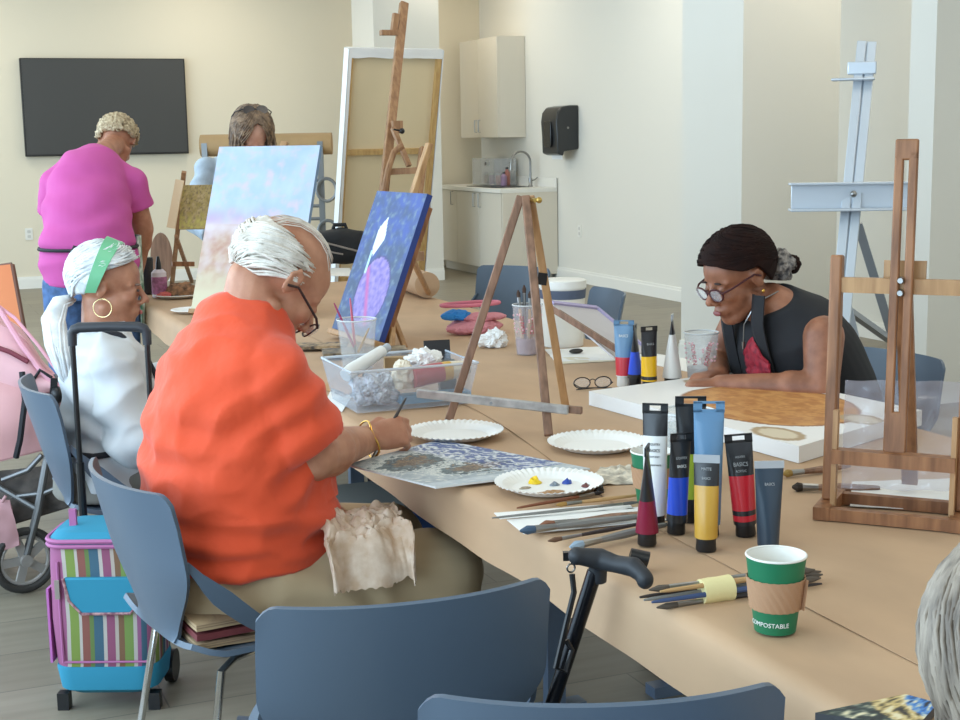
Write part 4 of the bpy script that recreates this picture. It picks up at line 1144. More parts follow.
# white bucket
t = thing('paint_pot', 'tall white plastic paint pot with a dark label ring behind the leaning canvas', 'pot', T(563, 345, TZ))
k_ = .9; bm = BM(); lathe(bm, [(0, 0), (.07, 0), (.078, .2), (0, .2)], 32); obj('pot_wall', bm, M('pot_white', (230, 226, 216), .4), t)
bm = BM(); lathe(bm, [(0, .2), (.082, .2), (.082, .225), (.075, .228), (0, .226)], 32); obj('lid', bm, whitep, t)
bm = BM(); lathe(bm, [(.0785, .165), (.0805, .195), (.078, .195), (.076, .165)], 32, closed=True); obj('label_ring', bm, M('label_slate', (82, 92, 112), .5), t)
# --- papers and odd items behind the tripod
g = 'loose papers mid table'
sheet('drawing_paper', 'white paper stack lying below the leaning lilac edged canvas', 'paper', (T(545, 350, TZ), T(555, 362, TZ), T(622, 360, TZ), T(612, 346, TZ)), wp, wob=.006)
sheet('drawing_paper', 'cream paper peeking out below the white paper stack mid table', 'paper', (T(556, 358, TZ), T(562, 364, TZ), T(618, 361, TZ), T(612, 357, TZ)), M('cream_paper', (226, 216, 190), .8), wob=.003)
bm = BM(); ell(bm, (0, 0, 0), (.025, .014, .008)); o = obj('paint_rag', bm, M('rag_dark', (52, 48, 44), .8), org=None); o.location = T(576, 351, TZ+.010); tag(o, 'tiny dark rag lying on the white paper mid table', 'rag')
# glasses
t = thing('eyeglasses', 'folded dark eyeglasses lying on the table left of the far paint tubes', 'glasses', T(593, 383, TZ))
gm = M('glasses_frame', (46, 40, 40), .3)
gl, gr = T(582, 383, TZ+.018), T(603, 382, TZ+.018); gx = (gr-gl).normalized()
for c in (gl, gr):
    bm = BM(); tube(bm, [c+gx*.024*math.cos(a)+V((0, 0, .016*math.sin(a))) for a in [2*math.pi*k/20 for k in range(20)]], .0018, 6, closed=True); r_ = obj('rim', bm, gm, t, world=True)
    bm = BM(); gy = V((-gx.y, gx.x, 0)); prism(bm, [c+gx*.023*math.cos(a)+V((0, 0, .015*math.sin(a))) for a in [2*math.pi*k/20 for k in range(20)]], gy, .001); obj('lens', bm, M('lens_clear', (235, 238, 240), .05, alpha=.18), r_, world=True)
bm = BM(); tube(bm, bez(gl+gx*.023+V((0, 0, .006)), (gl+gr)/2+V((0, 0, .014)), gr-gx*.023+V((0, 0, .006)), 6), .0016, 6); obj('bridge', bm, gm, t, world=True)
gy = V((-gx.y, gx.x, 0))
bm = BM(); tube(bm, [gl-gx*.025, gl-gx*.026-gy*.012, gl-gx*.01-gy*.016-V((0, 0, .010)), gr+gx*.02-gy*.02-V((0, 0, .015))], .0016, 6); obj('temple', bm, gm, t, world=True)
bm = BM(); tube(bm, [gr+gx*.025, gr+gx*.026-gy*.010, gr+gx*.01-gy*.012-V((0, 0, .012)), gl-gx*.02-gy*.012-V((0, 0, .016))], .0016, 6); obj('temple', bm, gm, t, world=True)

# --- pink and blue pouch, white tissue
def lump(c, r, seed, amp=.3, fr=5):
    def build(bm):
        ell(bm, (0, 0, 0), r, sub=5)
        for v in bm.verts:
            d = v.co.normalized(); n_ = 1+amp*(.9*noise.noise(d*fr*.35+V((seed, 0, 0)))+.45*abs(noise.noise(d*fr*.9+V((0, seed, 0))))+.18*noise.noise(d*fr*2.2+V((0, 0, seed))))
            v.co = v.co*n_
            v.co.z = max(v.co.z, -r[2]*.8)+r[2]*.8
        bmesh.ops.translate(bm, vec=V(c), verts=bm.verts)
    return build
c = T(474, 333, TZ)
t = thing('cloth_pouch', 'pink and blue crumpled pouch near the far right edge of the table', 'pouch', c)
bm = BM(); lump((0, .0, 0), (.115, .07, .028), 3)(bm); obj('pink_cloth', bm, M('pink_fabric', (214, 140, 148), .8), t)
bm = BM(); lump((-.055, .03, .05), (.055, .04, .02), 5)(bm); obj('blue_lining', bm, M('blue_fabric', (48, 140, 214), .7), t)
bm = BM(); lump((.03, .0, .045), (.08, .05, .016), 8)(bm); obj('pink_fold', bm, M('pink_fabric', (214, 140, 148), .8), t)
bm = BM(); tube(bm, [(.0+.115*math.cos(a), .03+.05*math.sin(a), .105) for a in [2*math.pi*k/24 for k in range(24)]], .007, 8, closed=True); obj('rim_binding', bm, M('pink_rim', (218, 120, 138), .6), t)
c = T(493, 347, TZ); bm = BM(); lump((0, 0, 0), (.048, .035, .032), 11, .5, 6)(bm); o = obj('tissue', bm, M('tissue_white', (240, 240, 238), .8), org=None); o.location = c; tag(o, 'crumpled white tissue in front of the pink pouch', 'tissue')

# --- clear bin full of paint things
n0, n1 = T(358, 414, TZ), T(468, 404, TZ); n3 = n0+ (T(378, 368, TZ)-n0)*.0
ex = (n1-n0); wx = ex.length; ex.normalize(); ey = V((-ex.y, ex.x, 0)); dx = .24
t = thing('plastic_bin', 'clear plastic bin stuffed with tissues and tubes between the man and the tripod easel', 'bin', n0)
def qb(a, b, z): return n0+ex*a+ey*b+V((0, 0, z))
bm_ = M('bin_clear', (206, 218, 232), .12, alpha=.2); hb = .115; fl = .022
corners = [(0, 0), (wx, 0), (wx, dx), (0, dx)]
top = [(-fl, -fl), (wx+fl, -fl), (wx+fl, dx+fl), (-fl, dx+fl)]
bm = BM()
for k in range(4):
    a, b = corners[k], corners[(k+1) % 4]; c, d = top[(k+1) % 4], top[k]
    surf(bm, lambda u, v: (qb(a[0]+(b[0]-a[0])*u, a[1]+(b[1]-a[1])*u, .002)).lerp(qb(d[0]+(c[0]-d[0])*u, d[1]+(c[1]-d[1])*u, hb), v), 3, 3, .002)
prism(bm, [qb(x, y, .002) for x, y in corners], (0, 0, 1), .002); obj('bin_wall', bm, bm_, t, world=True, sharp=20)
bm = BM(); tube(bm, [qb(x, y, hb) for x, y in top], .004, 6, closed=True); obj('rim', bm, M('bin_rim', (222, 230, 238), .15, alpha=.75), t, world=True)
def put(name, label, cat, bm, m, c, group=None, rot=None):
    o = obj(name, bm, m); o.location = c
    if rot: o.rotation_euler = rot
    tag(o, label, cat, group); return o
bm = BM(); lump((0, 0, 0), (.055, .05, .045), 21, .5, 6)(bm); put('tissue', 'grey stained crumpled tissue in the left end of the clear bin', 'tissue', bm, M('tissue_stained', (206, 210, 218), .8, var=.35, vscale=60), qb(.075, .09, .008))
bm = BM(); lump((0, 0, 0), (.05, .035, .03), 23, .5, 6)(bm); put('tissue', 'white tissue topmost in the clear bin beside the red tube', 'tissue', bm, M('tissue_white', (240, 240, 238), .8), qb(.225, .12, .085))
bm = BM(); lump((0, 0, 0), (.03, .03, .04), 29, .4, 6)(bm); put('tissue', 'cream crumpled paper in the clear bin left of the red tube', 'tissue', bm, M('tissue_cream', (224, 212, 190), .8), qb(.145, .05, .05))
t2 = thing('paint_tube', 'white paint tube lying tilted at the back left of the clear bin', 'paint tube', qb(.05, .15, .09))
bm = BM(); tube(bm, [qb(.0, .11, .085), qb(.02, .12, .095), qb(.13, .18, .135)], [.018, .021, .016], 16); obj('body', bm, twhi, t2, world=True)
bm = BM(); tube(bm, [qb(.13, .18, .135), qb(.15, .19, .143)], [.012, .012], 16); obj('cap', bm, tgry, t2, world=True)
t2 = thing('paint_tube', 'red labelled paint tube lying across the clear bin with a yellow band', 'paint tube', qb(.2, .05, .09))
bm = BM(); tube(bm, [qb(.165, .03, .080), qb(.25, .035, .088)], [.029, .027], 20); obj('body', bm, tm_('dull_red', (176, 62, 66)), t2, world=True)
bm = BM(); tube(bm, [qb(.25, .035, .088), qb(.275, .036, .090)], [.027, .026], 20); obj('band', bm, tm_('dull_yellow', (206, 160, 60)), t2, world=True)
bm = BM(); tube(bm, [qb(.275, .036, .090), qb(.33, .04, .094)], [.026, .018], 20); obj('end', bm, tm_('cream', (220, 208, 184)), t2, world=True)
bm = BM(); box(bm, (0, 0, 0), (.075, .006, .06)); put('card_tag', 'black hang card standing at the back rim of the clear bin', 'card', bm, tblk, qb(.31, .235, .115), rot=(R(-12), 0, R(-10)))
bm = BM(); box(bm, (0, 0, 0), (.14, .03, .035)); put('cardboard_strip', 'folded brown cardboard at the back of the clear bin', 'cardboard', bm, kraft, qb(.21, .19, .095), rot=(0, 0, R(-12)))
bm = BM(); box(bm, (0, 0, 0), (.20, .05, .022)); put('paint_box', 'flat blue box lying at the bottom of the clear bin', 'box', bm, M('box_blue', (92, 150, 184), .5), qb(.23, .05, .02), rot=(0, 0, math.atan2(ex.y, ex.x)))
bm = BM(); box(bm, (0, 0, 0), (.045, .04, .085)); put('paint_bottle', 'dark grey bottle standing in the right end of the clear bin', 'bottle', bm, M('bottle_slate', (84, 92, 98), .4), qb(.30, .13, .06), rot=(0, 0, R(-12)))

# --- dark palette box and papers behind the short cup
bm = BM(); 
def palf(u, v): return (-.14+.28*u, -.06+.12*v, .011+.002*nz(u*7, v*7, 2))
surf(bm, palf, 24, 12, .016)
o = put('paint_palette', 'long dark paint palette cluttered with colours under the blue painting', 'palette', bm, M('palette_dark', (52, 50, 48), .5, var=.6, vscale=40, c2=(150, 132, 104)), T(365, 355, TZ+.002), rot=(0, 0, R(-14)))
bm = BM(); palw = lambda u, v: (-.10+.2*u, -.05+.1*v, .008+.002*nz(u*9, v*9, 5)); surf(bm, palw, 24, 12, .01)
put('paint_palette', 'stained wooden palette at the man\'s face, left of the short clear cup', 'palette', bm, M('palette_mixed', (190, 160, 120), .6, var=.6, vscale=45, c2=(60, 54, 48)), T(318, 348, TZ+.003), rot=(0, 0, R(-20)))
sheet('drawing_paper', 'brown card with white paper edge left of the clear bin', 'paper', (T(322, 388, TZ), T(345, 398, TZ), T(372, 374, TZ), T(345, 368, TZ)), M('brown_card', (190, 146, 100), .7))
sheet('drawing_paper', 'white paper strip by the orange sleeve, below the brown card', 'paper', (T(326, 400, TZ), T(342, 412, TZ), T(352, 396, TZ), T(332, 388, TZ)), wp)
sheet('drawing_paper', 'white paper at the far left of the table behind the man', 'paper', (T(330, 276, TZ), T(330, 268, TZ), T(350, 268, TZ), T(352, 276, TZ)), wp)

# --- far end: bag, roll, bottle, tumbler, palette, plate of food
bagm = M('bag_black', (34, 35, 38), .7, bump=.3, bscale=60)
D = (T(340, 266, TZ)-CAM).dot(_f); c = T(341, 266, TZ)
t = thing('duffel_bag', 'black duffel bag with a grey zipper on the far end of the table', 'bag', c, R(-20))
def bagb(bm): loft(bm, [(V((-.14, 0, .10)), .05, .06), (V((-.12, 0, .105)), .08, .09), (V((0, 0, .115)), .095, .105), (V((.12, 0, .105)), .08, .09), (V((.14, 0, .10)), .05, .06)], 24, lat=(0, 1, 0), power=3)
melt('bag_body', bagb, bagm, t, .01, 3, wrinkle=lambda p: .006*nz(p.x*14, p.y*14, p.z*14))
bm = BM(); tube(bm, [(-.04, 0, .20), (-.03, 0, .235), (.03, 0, .235), (.04, 0, .20)], .012, 8); obj('handle', bm, bagm, t)
bm = BM(); tube(bm, [(-.11, -.095, .15), (0, -.108, .12), (.10, -.09, .09)], .006, 6); obj('zipper', bm, M('zip_grey', (150, 140, 132), .4), t)
bm = BM(); tube(bm, [(-.08, -.098, .10), (-.03, -.108, .085), (.02, -.105, .075)], .005, 6); obj('strap', bm, M('zip_grey', (150, 140, 132), .4), t)
a, b = T(384, 296, TZ), T(440, 292, TZ)
a = V((2.12, 6.35, TZ+.062)); b = V((1.72, 6.75, TZ+.062)); a = T(430, 299, TZ)+V((0, .03, .06)); b = T(384, 282, TZ)+V((0, .05, .06))
bm = BM(); cone(bm, a, b, .058, .058, 28); o = obj('paper_roll', bm, paper, org=tuple((a+b)/2)); tag(o, 'brown paper roll lying on the table behind the blue painting', 'paper roll')
t = thing('pump_bottle', 'pink labelled white bottle with a black pump at the far left of the table', 'bottle', T(160, 297, TZ))
bm = BM(); lathe(bm, [(0, 0), (.033, 0), (.035, .005), (.035, .115), (.02, .13), (0, .13)], 24); obj('bottle_body', bm, M('bottle_white', (226, 214, 222), .35), t)
bm = BM(); lathe(bm, [(.0355, .015), (.0365, .016), (.0365, .095), (.0355, .096)], 24, closed=True); obj('label_band', bm, M('label_mauve', (178, 110, 148), .5, var=.2, vscale=60), t)
bm = BM(); lathe(bm, [(0, .13), (.014, .13), (.012, .16), (.006, .19), (0, .192)], 16); obj('pump', bm, black, t)
t = thing('tumbler', 'tall matt black tumbler beside the pink labelled bottle', 'tumbler', T(147, 294, TZ))
bm = BM(); lathe(bm, [(0, 0), (.028, 0), (.034, .02), (.036, .16), (0, .16)], 24); obj('tumbler_body', bm, M('tumbler_black', (36, 36, 40), .45), t)
bm = BM(); lathe(bm, [(0, .16), (.037, .16), (.035, .175), (0, .176)], 24); obj('lid', bm, black, t)
a = T(163, 284, TZ+.004); t = thing('wooden_palette', 'oval brown wooden palette standing upright behind the pink labelled bottle', 'palette', a)
bm = BM(); nrm_ = V((-sd.y, sd.x, .25)).normalized(); prism(bm, [a+sd*(.056*math.cos(k_*math.pi/14))+V((0, 0, 0.13+(.13 if math.sin(k_*math.pi/14) > 0 else .128)*math.sin(k_*math.pi/14))) for k_ in range(28)], nrm_, .008); obj('board', bm, wood('palette_wood', (158, 122, 96), (128, 96, 74)), t, world=True)
c = T(178, 297, TZ)
t = thing('paper_plate', 'paper plate with reddish and brown paint mounds at the far left of the table', 'plate', c, group='round white paper plates')
bm = BM(); lathe(bm, [(0, 0), (.08, 0), (.115, .014), (.114, .017), (.08, .003), (0, .003)], 48); obj('dish', bm, plm, t)
bm = BM(); lump((.02, .01, .002), (.07, .05, .035), 41, .35)(bm); obj('paint_mound', bm, M('mound_brown', (146, 104, 72), .7, var=.4, vscale=40), t)
bm = BM(); lump((-.07, -.02, .004), (.03, .02, .014), 43, .35)(bm); obj('paint_mound', bm, M('mound_red', (206, 96, 90), .5), t)
bm = BM(); lathe(bm, [(0, 0), (.06, 0), (.09, .012), (.088, .014), (.06, .002), (0, .002)], 40); put('paper_plate', 'small white paper plate at the far left edge, nearer than the one with paint mounds', 'plate', bm, plm, T(192, 312, TZ), group=None)

# --- small painted canvas at the bottom right
def dab_art(u, v):
    n = fbm(u*5, v*4, 7, 2); 
    c = (44, 62, 60) if u < .38 else ((196, 168, 104) if u < .64 else (52, 120, 196))
    c = mix(c, (226, 214, 176), max(0, n*2.0)); return mix(c, (24, 28, 34), max(0, -n*1.6))
z0 = TZ
t = thing('small_canvas', 'small canvas with blue, ochre and dark dabs at the bottom right of the table', 'canvas', T(870, 710, TZ))
quad_art('canvas', (T(815, 722, z0), T(915, 738, z0)+V((0, 0, 0)), T(938, 712, z0), T(905, 703, z0)), lambda u, v: dab_art(v*.25+u*.0+.0+.75*((u+v)/2), u), t, 60, 30, th=.012, edge=(60, 62, 66))

# --- folding cane hooked by the table edge
t = thing('walking_cane', 'black folding walking cane leaning on the table edge, its handle resting on the paper', 'cane', (T(455, 1010, 0).x, T(455, 1010, 0).y, 0))
h0 = P(598, 562, 2.30); tip = V((h0.x-.22, h0.y-.02, 0)); tip = T(452, 1015, 0)
grip = M('rubber_grip', (40, 42, 46), .55); cm_ = M('cane_tube', (28, 28, 32), .25, .5)
bm = BM(); tube(bm, [tip, tip.lerp(h0, .5), tip.lerp(h0, .98)], [.011, .011, .013], 14); obj('shaft', bm, cm_, t, world=True)
g0, g1, g2, g3 = P(577, 556, 2.27), P(600, 559, 2.28), P(634, 567, 2.24), P(645, 577, 2.22)
def gripb(bm): tube(bm, [g0, g1, g1.lerp(g2, .5)+V((0, 0, -.002)), g2, g3], [.0135, .018, .0145, .0165, .0125], 16); ell(bm, g3-V((0, 0, .004)), (.014, .014, .016)); ell(bm, g0, (.015, .015, .015)); cone(bm, h0-V((0, 0, .035)), h0+V((0, 0, .01)), .014, .017, 14)
melt('handle', gripb, grip, t, .003, 4, world=True)
bm = BM(); beam(bm, P(563, 556, 2.32), P(590, 555, 2.32), .014, .012, (0, 0, 1)); cone(bm, P(630, 555, 2.36), P(648, 560, 2.36), .012, .014); obj('hinge_arm', bm, black, t, world=True)
bm = BM(); tube(bm, [P(571, 568, 2.28)+V((math.cos(a)*.007, 0, math.sin(a)*.007)) for a in [2*math.pi*k/12 for k in range(12)]], .0016, 6, closed=True); obj('ring', bm, steel, t, world=True)
bm = BM(); tube(bm, [P(572, 574, 2.28), P(574, 592, 2.28), P(566, 625, 2.28), P(556, 668, 2.28), P(566, 672, 2.28), P(572, 650, 2.29), P(566, 640, 2.29)], .005, 8); obj('wrist_strap', bm, black, t, world=True)
# ================================================================== PEOPLE
def skinm(n, c, c2): return M('skin_'+n, c, .5, var=.2, c2=c2, vscale=22, sss=.12, bump=.12, bscale=320)
def hm(pos, yaw=0, pitch=0, roll=0, s=1.0):
    """head frame: x = face direction; positive pitch looks down"""
    return Matrix.Translation(V(pos)) @ Euler((roll, pitch, yaw), 'XYZ').to_matrix().to_4x4() @ Matrix.Scale(s, 4)
def head_prims(bmain, Mh, male=True):
    bm = BM(); vs = []
    vs += ell(bm, (-.012, 0, .035), (.098, .076, .086))
    vs += ell(bm, (.040, 0, .035), (.050, .062, .060))
    vs += ell(bm, (.034, 0, -.035), (.054, .058, .080))
    vs += ell(bm, (.062, 0, -.092), (.026, .030, .024))       # chin
    for s in (-1, 1):
        vs += capsule(bm, (.005, s*.056, -.055), (.058, s*.022, -.094), .018, .018)      # jaw line
        vs += ell(bm, (.062, s*.034, -.022), (.026, .022, .022))      # cheek
        vs += capsule(bm, (.083, s*.012, .020), (.070, s*.045, .018), .010, .009)        # brow
        vs += ell(bm, (.083, s*.030, .002), (.011, .013, .009))       # lid
        # ear
        vs += ell(bm, (-.004, s*.080, .0), (.017, .007, .030), rot=(0, R(12), s*R(-20)))
        vs += tube(bm, [(.008, s*.080, -.004), (.004, s*.086, .022), (-.010, s*.089, .028), (-.020, s*.088, .012), (-.014, s*.084, -.012), (-.002, s*.080, -.028)], .0048, 8)
        vs += ell(bm, (.102, s*.012, -.035), (.010, .008, .007))      # nostril
    vs += tube(bm, [(.088, 0, .014), (.101, 0, -.008), (.115, 0, -.026), (.113, 0, -.033)], [.008, .009, .0125, .011], 12)
    vs += ell(bm, (.092, 0, -.058), (.012, .022, .007)); vs += ell(bm, (.090, 0, -.069), (.012, .019, .007))
    vs += ell(bm, (.078, 0, -.062), (.020, .030, .022))
    bm.transform(Mh); me = bpy.data.meshes.new('h'); bm.to_mesh(me); bm.free(); bmain.from_mesh(me); bpy.data.meshes.remove(me)
def head_dents(Mh):
    f = lambda p: Mh @ V(p)
    d = [(f((.096, 0, -.0635)), .012, .0035), (f((.09, .016, -.0635)), .009, .003), (f((.09, -.016, -.0635)), .009, .003)]
    for s in (-1, 1): d += [(f((.093, s*.026, .012)), .013, .005), (f((-.004, s*.092, .004)), .011, .007), (f((.1, s*.022, -.05)), .010, .001)]
    return d
def hand_prims(bm, wrist, d, up, thumb=1, curl=(35, 45, 50, 55), s=1.0, thumbcurl=25, pinch=0):
    """d: finger direction, up: back of the hand, thumb: +1/-1 side along up x d"""
    d = V(d).normalized(); up = V(up); up = (up-d*up.dot(d)).normalized(); y = up.cross(d)*thumb
    w = V(wrist)
    def q(a, b, c): return w+d*a*s+y*b*s+up*c*s
    loft(bm, [(q(-.02, 0, 0), .026*s, .020*s), (q(.01, 0, 0), .028*s, .019*s), (q(.045, 0, 0), .038*s, .0165*s), (q(.08, 0, 0), .040*s, .014*s), (q(.094, 0, -.002), .036*s, .010*s)], 20, lat=y)
    ell(bm, q(.035, .022, -.010), (.024*s, .016*s, .016*s))
    L = (.070, .078, .072, .056); Y = (.030, .0105, -.010, -.029)
    for k in range(4):
        p = q(.086-(.006 if k == 3 else 0), Y[k], -.001); a = 0; pts = [q(.062, Y[k]*.9, 0), p]; seg = (L[k]*.46, L[k]*.30, L[k]*.26)
        for j in range(3):
            a += R(curl[k]*(1.0, 1.15, .7)[j])
            p = p+(d*math.cos(a)-up*math.sin(a))*seg[j]*s+y*(Y[k]*.05)*s; pts.append(p)
        tube(bm, pts, [.0095*s, .0098*s, .0086*s, .0078*s, .0062*s], 10); ell(bm, pts[-1], (.0064*s,)*3, sub=2)
        ell(bm, pts[1]+up*.004*s, (.009*s, .009*s, .008*s), sub=2)
    p0 = q(.018, .026, -.006); p1 = q(.045, .046, -.016); p2 = q(.072, .048-.012*thumbcurl/25, -.028); p3 = q(.092, .040-.022*thumbcurl/25, -.038)
    tube(bm, [p0, p1, p2, p3], [.014*s, .012*s, .0098*s, .0075*s], 12); ell(bm, p3, (.0078*s,)*3, sub=2)
def limb(bm, a, b, c, r):
    capsule(bm, a, b, r[0], r[1]); capsule(bm, b, c, r[1]*1.0, r[2])
    m = V(b).lerp(V(c), .3); capsule(bm, b, m, r[1]*.95, r[1]*1.02)
class Skull:
    def __init__(s, Mh, c=(-.010, 0, .034), r=(.104, .084, .094)): s.M = Mh; s.c = V(c); s.r = r
    def p(s, az, el, k=1.0):
        a, e = R(az), R(el)
        return s.M @ (s.c+V((s.r[0]*math.cos(e)*math.cos(a)*k, s.r[1]*math.cos(e)*math.sin(a)*k, s.r[2]*math.sin(e)*k)))
def interp(tab, x):
    for (a, b), (c, d) in zip(tab, tab[1:]):
        if a <= x <= c: return b+(d-b)*(x-a)/(c-a)
    return tab[-1][1] if x > tab[-1][0] else tab[0][1]
def hair_cap(bm, S, a0, a1, low, high, k=1.03, th=.010, nu=60, nv=26, rough=.03, fr=9, seed=0):
    def fn(u, v):
        az = a0+(a1-a0)*u; lo, hi = interp(low, az), interp(high, az); el = lo+(hi-lo)*v
        n = 1+rough*nz(az*.1*fr/4+seed, el*.03*fr/4, seed)
        return S.p(az, el, k*n)
    surf(bm, fn, nu, nv, th)
def lock(bm, pts, r, seg=4):
    n = len(pts); tube(bm, pts, [r*(.35+.65*math.sin(math.pi*min(1, (i+.6)/n))) for i in range(n)], seg)

# ------------------------------------------------ the man in the orange shirt
skm = skinm('ruddy', (192, 138, 108), (172, 116, 88))
man = thing('person', 'elderly man with thin white hair, glasses and orange t-shirt painting, seated at the table', 'person', MAN, MANH)
def loc_of(root, p): return MW[root].inverted() @ V(p)
Mh = hm((.105, .0, 1.175), R(2), R(46), s=1.09)
hand_w = loc_of(man, P(366, 440, 3.22))
elb = loc_of(man, P(312, 455, 2.93)); sh = V((.03, -.165, .985))
ls, le, lw = V((.03, .165, .985)), V((.06, .24, .74)), V((.14, .07, .67))
hd_ = (loc_of(man, P(398, 432, 3.24))-hand_w)
torso = [(V((-.01, 0, .60)), .212, .192), (V((-.008, 0, .64)), .215, .198), (V((-.004, 0, .70)), .213, .196), (V((.0, 0, .82)), .205, .180), (V((.0, 0, .93)), .205, .158), (V((.01, 0, 1.01)), .195, .125), (V((.025, 0, 1.065)), .140, .092), (V((.04, 0, 1.10)), .085, .075)]
tin = [(c, w*.9, d*.9) for c, w, d in torso]
def mbody(bm):
    head_prims(bm, Mh)
    capsule(bm, (.03, 0, 1.05), Mh @ V((-.035, 0, -.03)), .072, .060); capsule(bm, (.05, 0, 1.05), Mh @ V((.0, 0, -.055)), .065, .052)
    loft(bm, tin, 24)
    limb(bm, sh, elb, hand_w, (.056, .057, .033)); limb(bm, ls, le, lw, (.056, .048, .031))
    capsule(bm, elb, elb.lerp(hand_w, .45), .056, .049)
    hand_prims(bm, hand_w, hd_, (-.35, -.75, .6), 1, (48, 52, 58, 62), 1.02, 30)
    hand_prims(bm, lw, (.8, -.3, -.05), (0, 0, 1), -1, (20, 25, 28, 30))
    for s in (-1, 1):
        capsule(bm, (.05, s*.10, .52), (.39, s*.14, .515), .08, .062); capsule(bm, (.39, s*.14, .51), (.40, s*.15, .10), .055, .04); capsule(bm, (.40, s*.15, .05), (.55, s*.16, .04), .035, .03)
body = melt('body', mbody, skm, man, .0052, 5, .5, dents=head_dents(Mh))
orange = M('orange_cotton', (222, 76, 34), .8, sheen=.2, bump=.5, bscale=14, bdist=.012)
hemp = elb.lerp(sh, .18)
def mshirt(bm):
    loft(bm, [(c, w+.012, d+.014) for c, w, d in torso[:-1]]+[(V((.052, 0, 1.118)), .088, .082)], 36)
    loft(bm, [(V((.048, 0, 1.10)), .084, .080), (V((.062, 0, 1.135)), .074, .070)], 30)
    for a, b, s in ((sh, elb, -1), (ls, le, 1)):
        e = a.lerp(b, .86)
        ell(bm, a+V((0, 0, -.005)), (.078, .070, .072)); cone(bm, a, e, .072, .086, 28); capsule(bm, (.035, s*.05, 1.055), a+V((0, -s*.0, .0)), .062, .074)
def mwr(p):
    w = .0055*math.sin(p.z*62+8*nz(p.x*5, p.y*5, p.z*4)+p.x*18)*max(0, nz(p.x*3+4, p.y*3, p.z*3)+.45)
    w += .011*nz(p.x*7, p.y*7, p.z*14)+.007*(1-abs(nz(p.x*9+p.z*6, p.y*9, p.z*11-p.x*5))*2.4)
    if p.z < .72: w += .010*math.exp(-((p.z-.645-.05*p.x)/.016)**2)*-1+.006*math.sin(p.z*90+p.x*14)
    # fold radiating from the armpit
    q_ = p-V((.06, -.21, .90)); a_ = math.atan2(q_.z, q_.x); w += .005*math.sin(p.x*60-p.z*75+3*nz(p.x*6, p.y*6, p.z*6))*math.exp(-(q_.length/.14)**2)
    return w
melt('t_shirt', mshirt, orange, man, .0065, 14, .5, wrinkle=mwr)
khaki = M('khaki_cotton', (184, 160, 126), .85, bump=.2, bscale=60)
def mtrous(bm):
    loft(bm, [(V((-.02, 0, .462)), .185, .165), (V((-.01, 0, .54)), .212, .190), (V((-.01, 0, .63)), .198, .176)], 28)
    for s in (-1, 1):
        capsule(bm, (.02, s*.105, .55), (.41, s*.145, .525), .112, .092); capsule(bm, (.41, s*.145, .51), (.40, s*.15, .10), .085, .065)
def twr(p): return .007*math.sin((p.x*1.6+p.z*1.2)*34+6*nz(p.x*4, p.y*4, p.z*4))*max(0, .5+nz(p.x*3, p.y*3, p.z*3+4))+.007*nz(p.x*9, p.y*9, p.z*9)
melt('trousers', mtrous, khaki, man, .008, 6, .5, wrinkle=twr)
for s in (-1, 1):
    bm = BM(); loft(bm, [(V((.36, s*.16, .05)), .042, .045), (V((.46, s*.16, .045)), .048, .042), (V((.56, s*.165, .035)), .046, .030), (V((.61, s*.167, .03)), .03, .022)], 18, lat=(0, 1, 0)); obj('shoe', bm, M('shoe_dark', (60, 56, 54), .6), man)
whair = M('white_hair', (236, 230, 220), .6, var=.25, c2=(196, 186, 172), vscale=30, stretch=(1, 1, 1))
S = Skull(Mh)
bm = BM()
lowm = [(70, -2), (95, 5), (110, -22), (140, -36), (180, -40), (220, -36), (250, -22), (265, 5), (290, -2)]
him = [(70, 2), (110, 12), (150, 22), (180, 26), (210, 22), (250, 12), (290, 2)]
hair_cap(bm, S, 82, 278, lowm, him, .975, .010, rough=.05)
rr = random.Random(11)
for side in (-1, 1):
    for k in range(150):
        az0 = 76+rr.uniform(0, 55); el0 = interp(him, az0)-rr.uniform(-8, 20); az1 = az0+rr.uniform(55, 95); el1 = el0-rr.uniform(15, 50)
        lift = rr.uniform(1.02, 1.10)
        pts = []
        for i in range(8):
            t_ = i/7; az = az0+(az1-az0)*t_; el = max(el0+(el1-el0)*t_**1.4, -42)
            pts.append(S.p(az*side if side > 0 else -az, el, 1.015+(lift-1.0)*math.sin(t_*2.4)+.012*math.sin(i*1.7+k)))
        lock(bm, pts, rr.uniform(.0022, .0042))
for k in range(20):   # thin strands combed over the crown
    y0 = rr.uniform(-60, 60); pts = []
    for i in range(7):
        t_ = i/6; a = V((.055-.15*t_, .0012*y0*(1-.3*t_), 0)); el = 0
        x = a.x; y = a.y*.9; z = .094*math.sqrt(max(.02, 1-(x/.104)**2-(y/.084)**2))
        pts.append(S.M @ (S.c+V((x, y, z))*.985))
    lock(bm, pts, rr.uniform(.0007, .0013))
obj('hair', bm, whair, man, sharp=180)
gf = M('spectacle_frame', (52, 34, 32), .35)
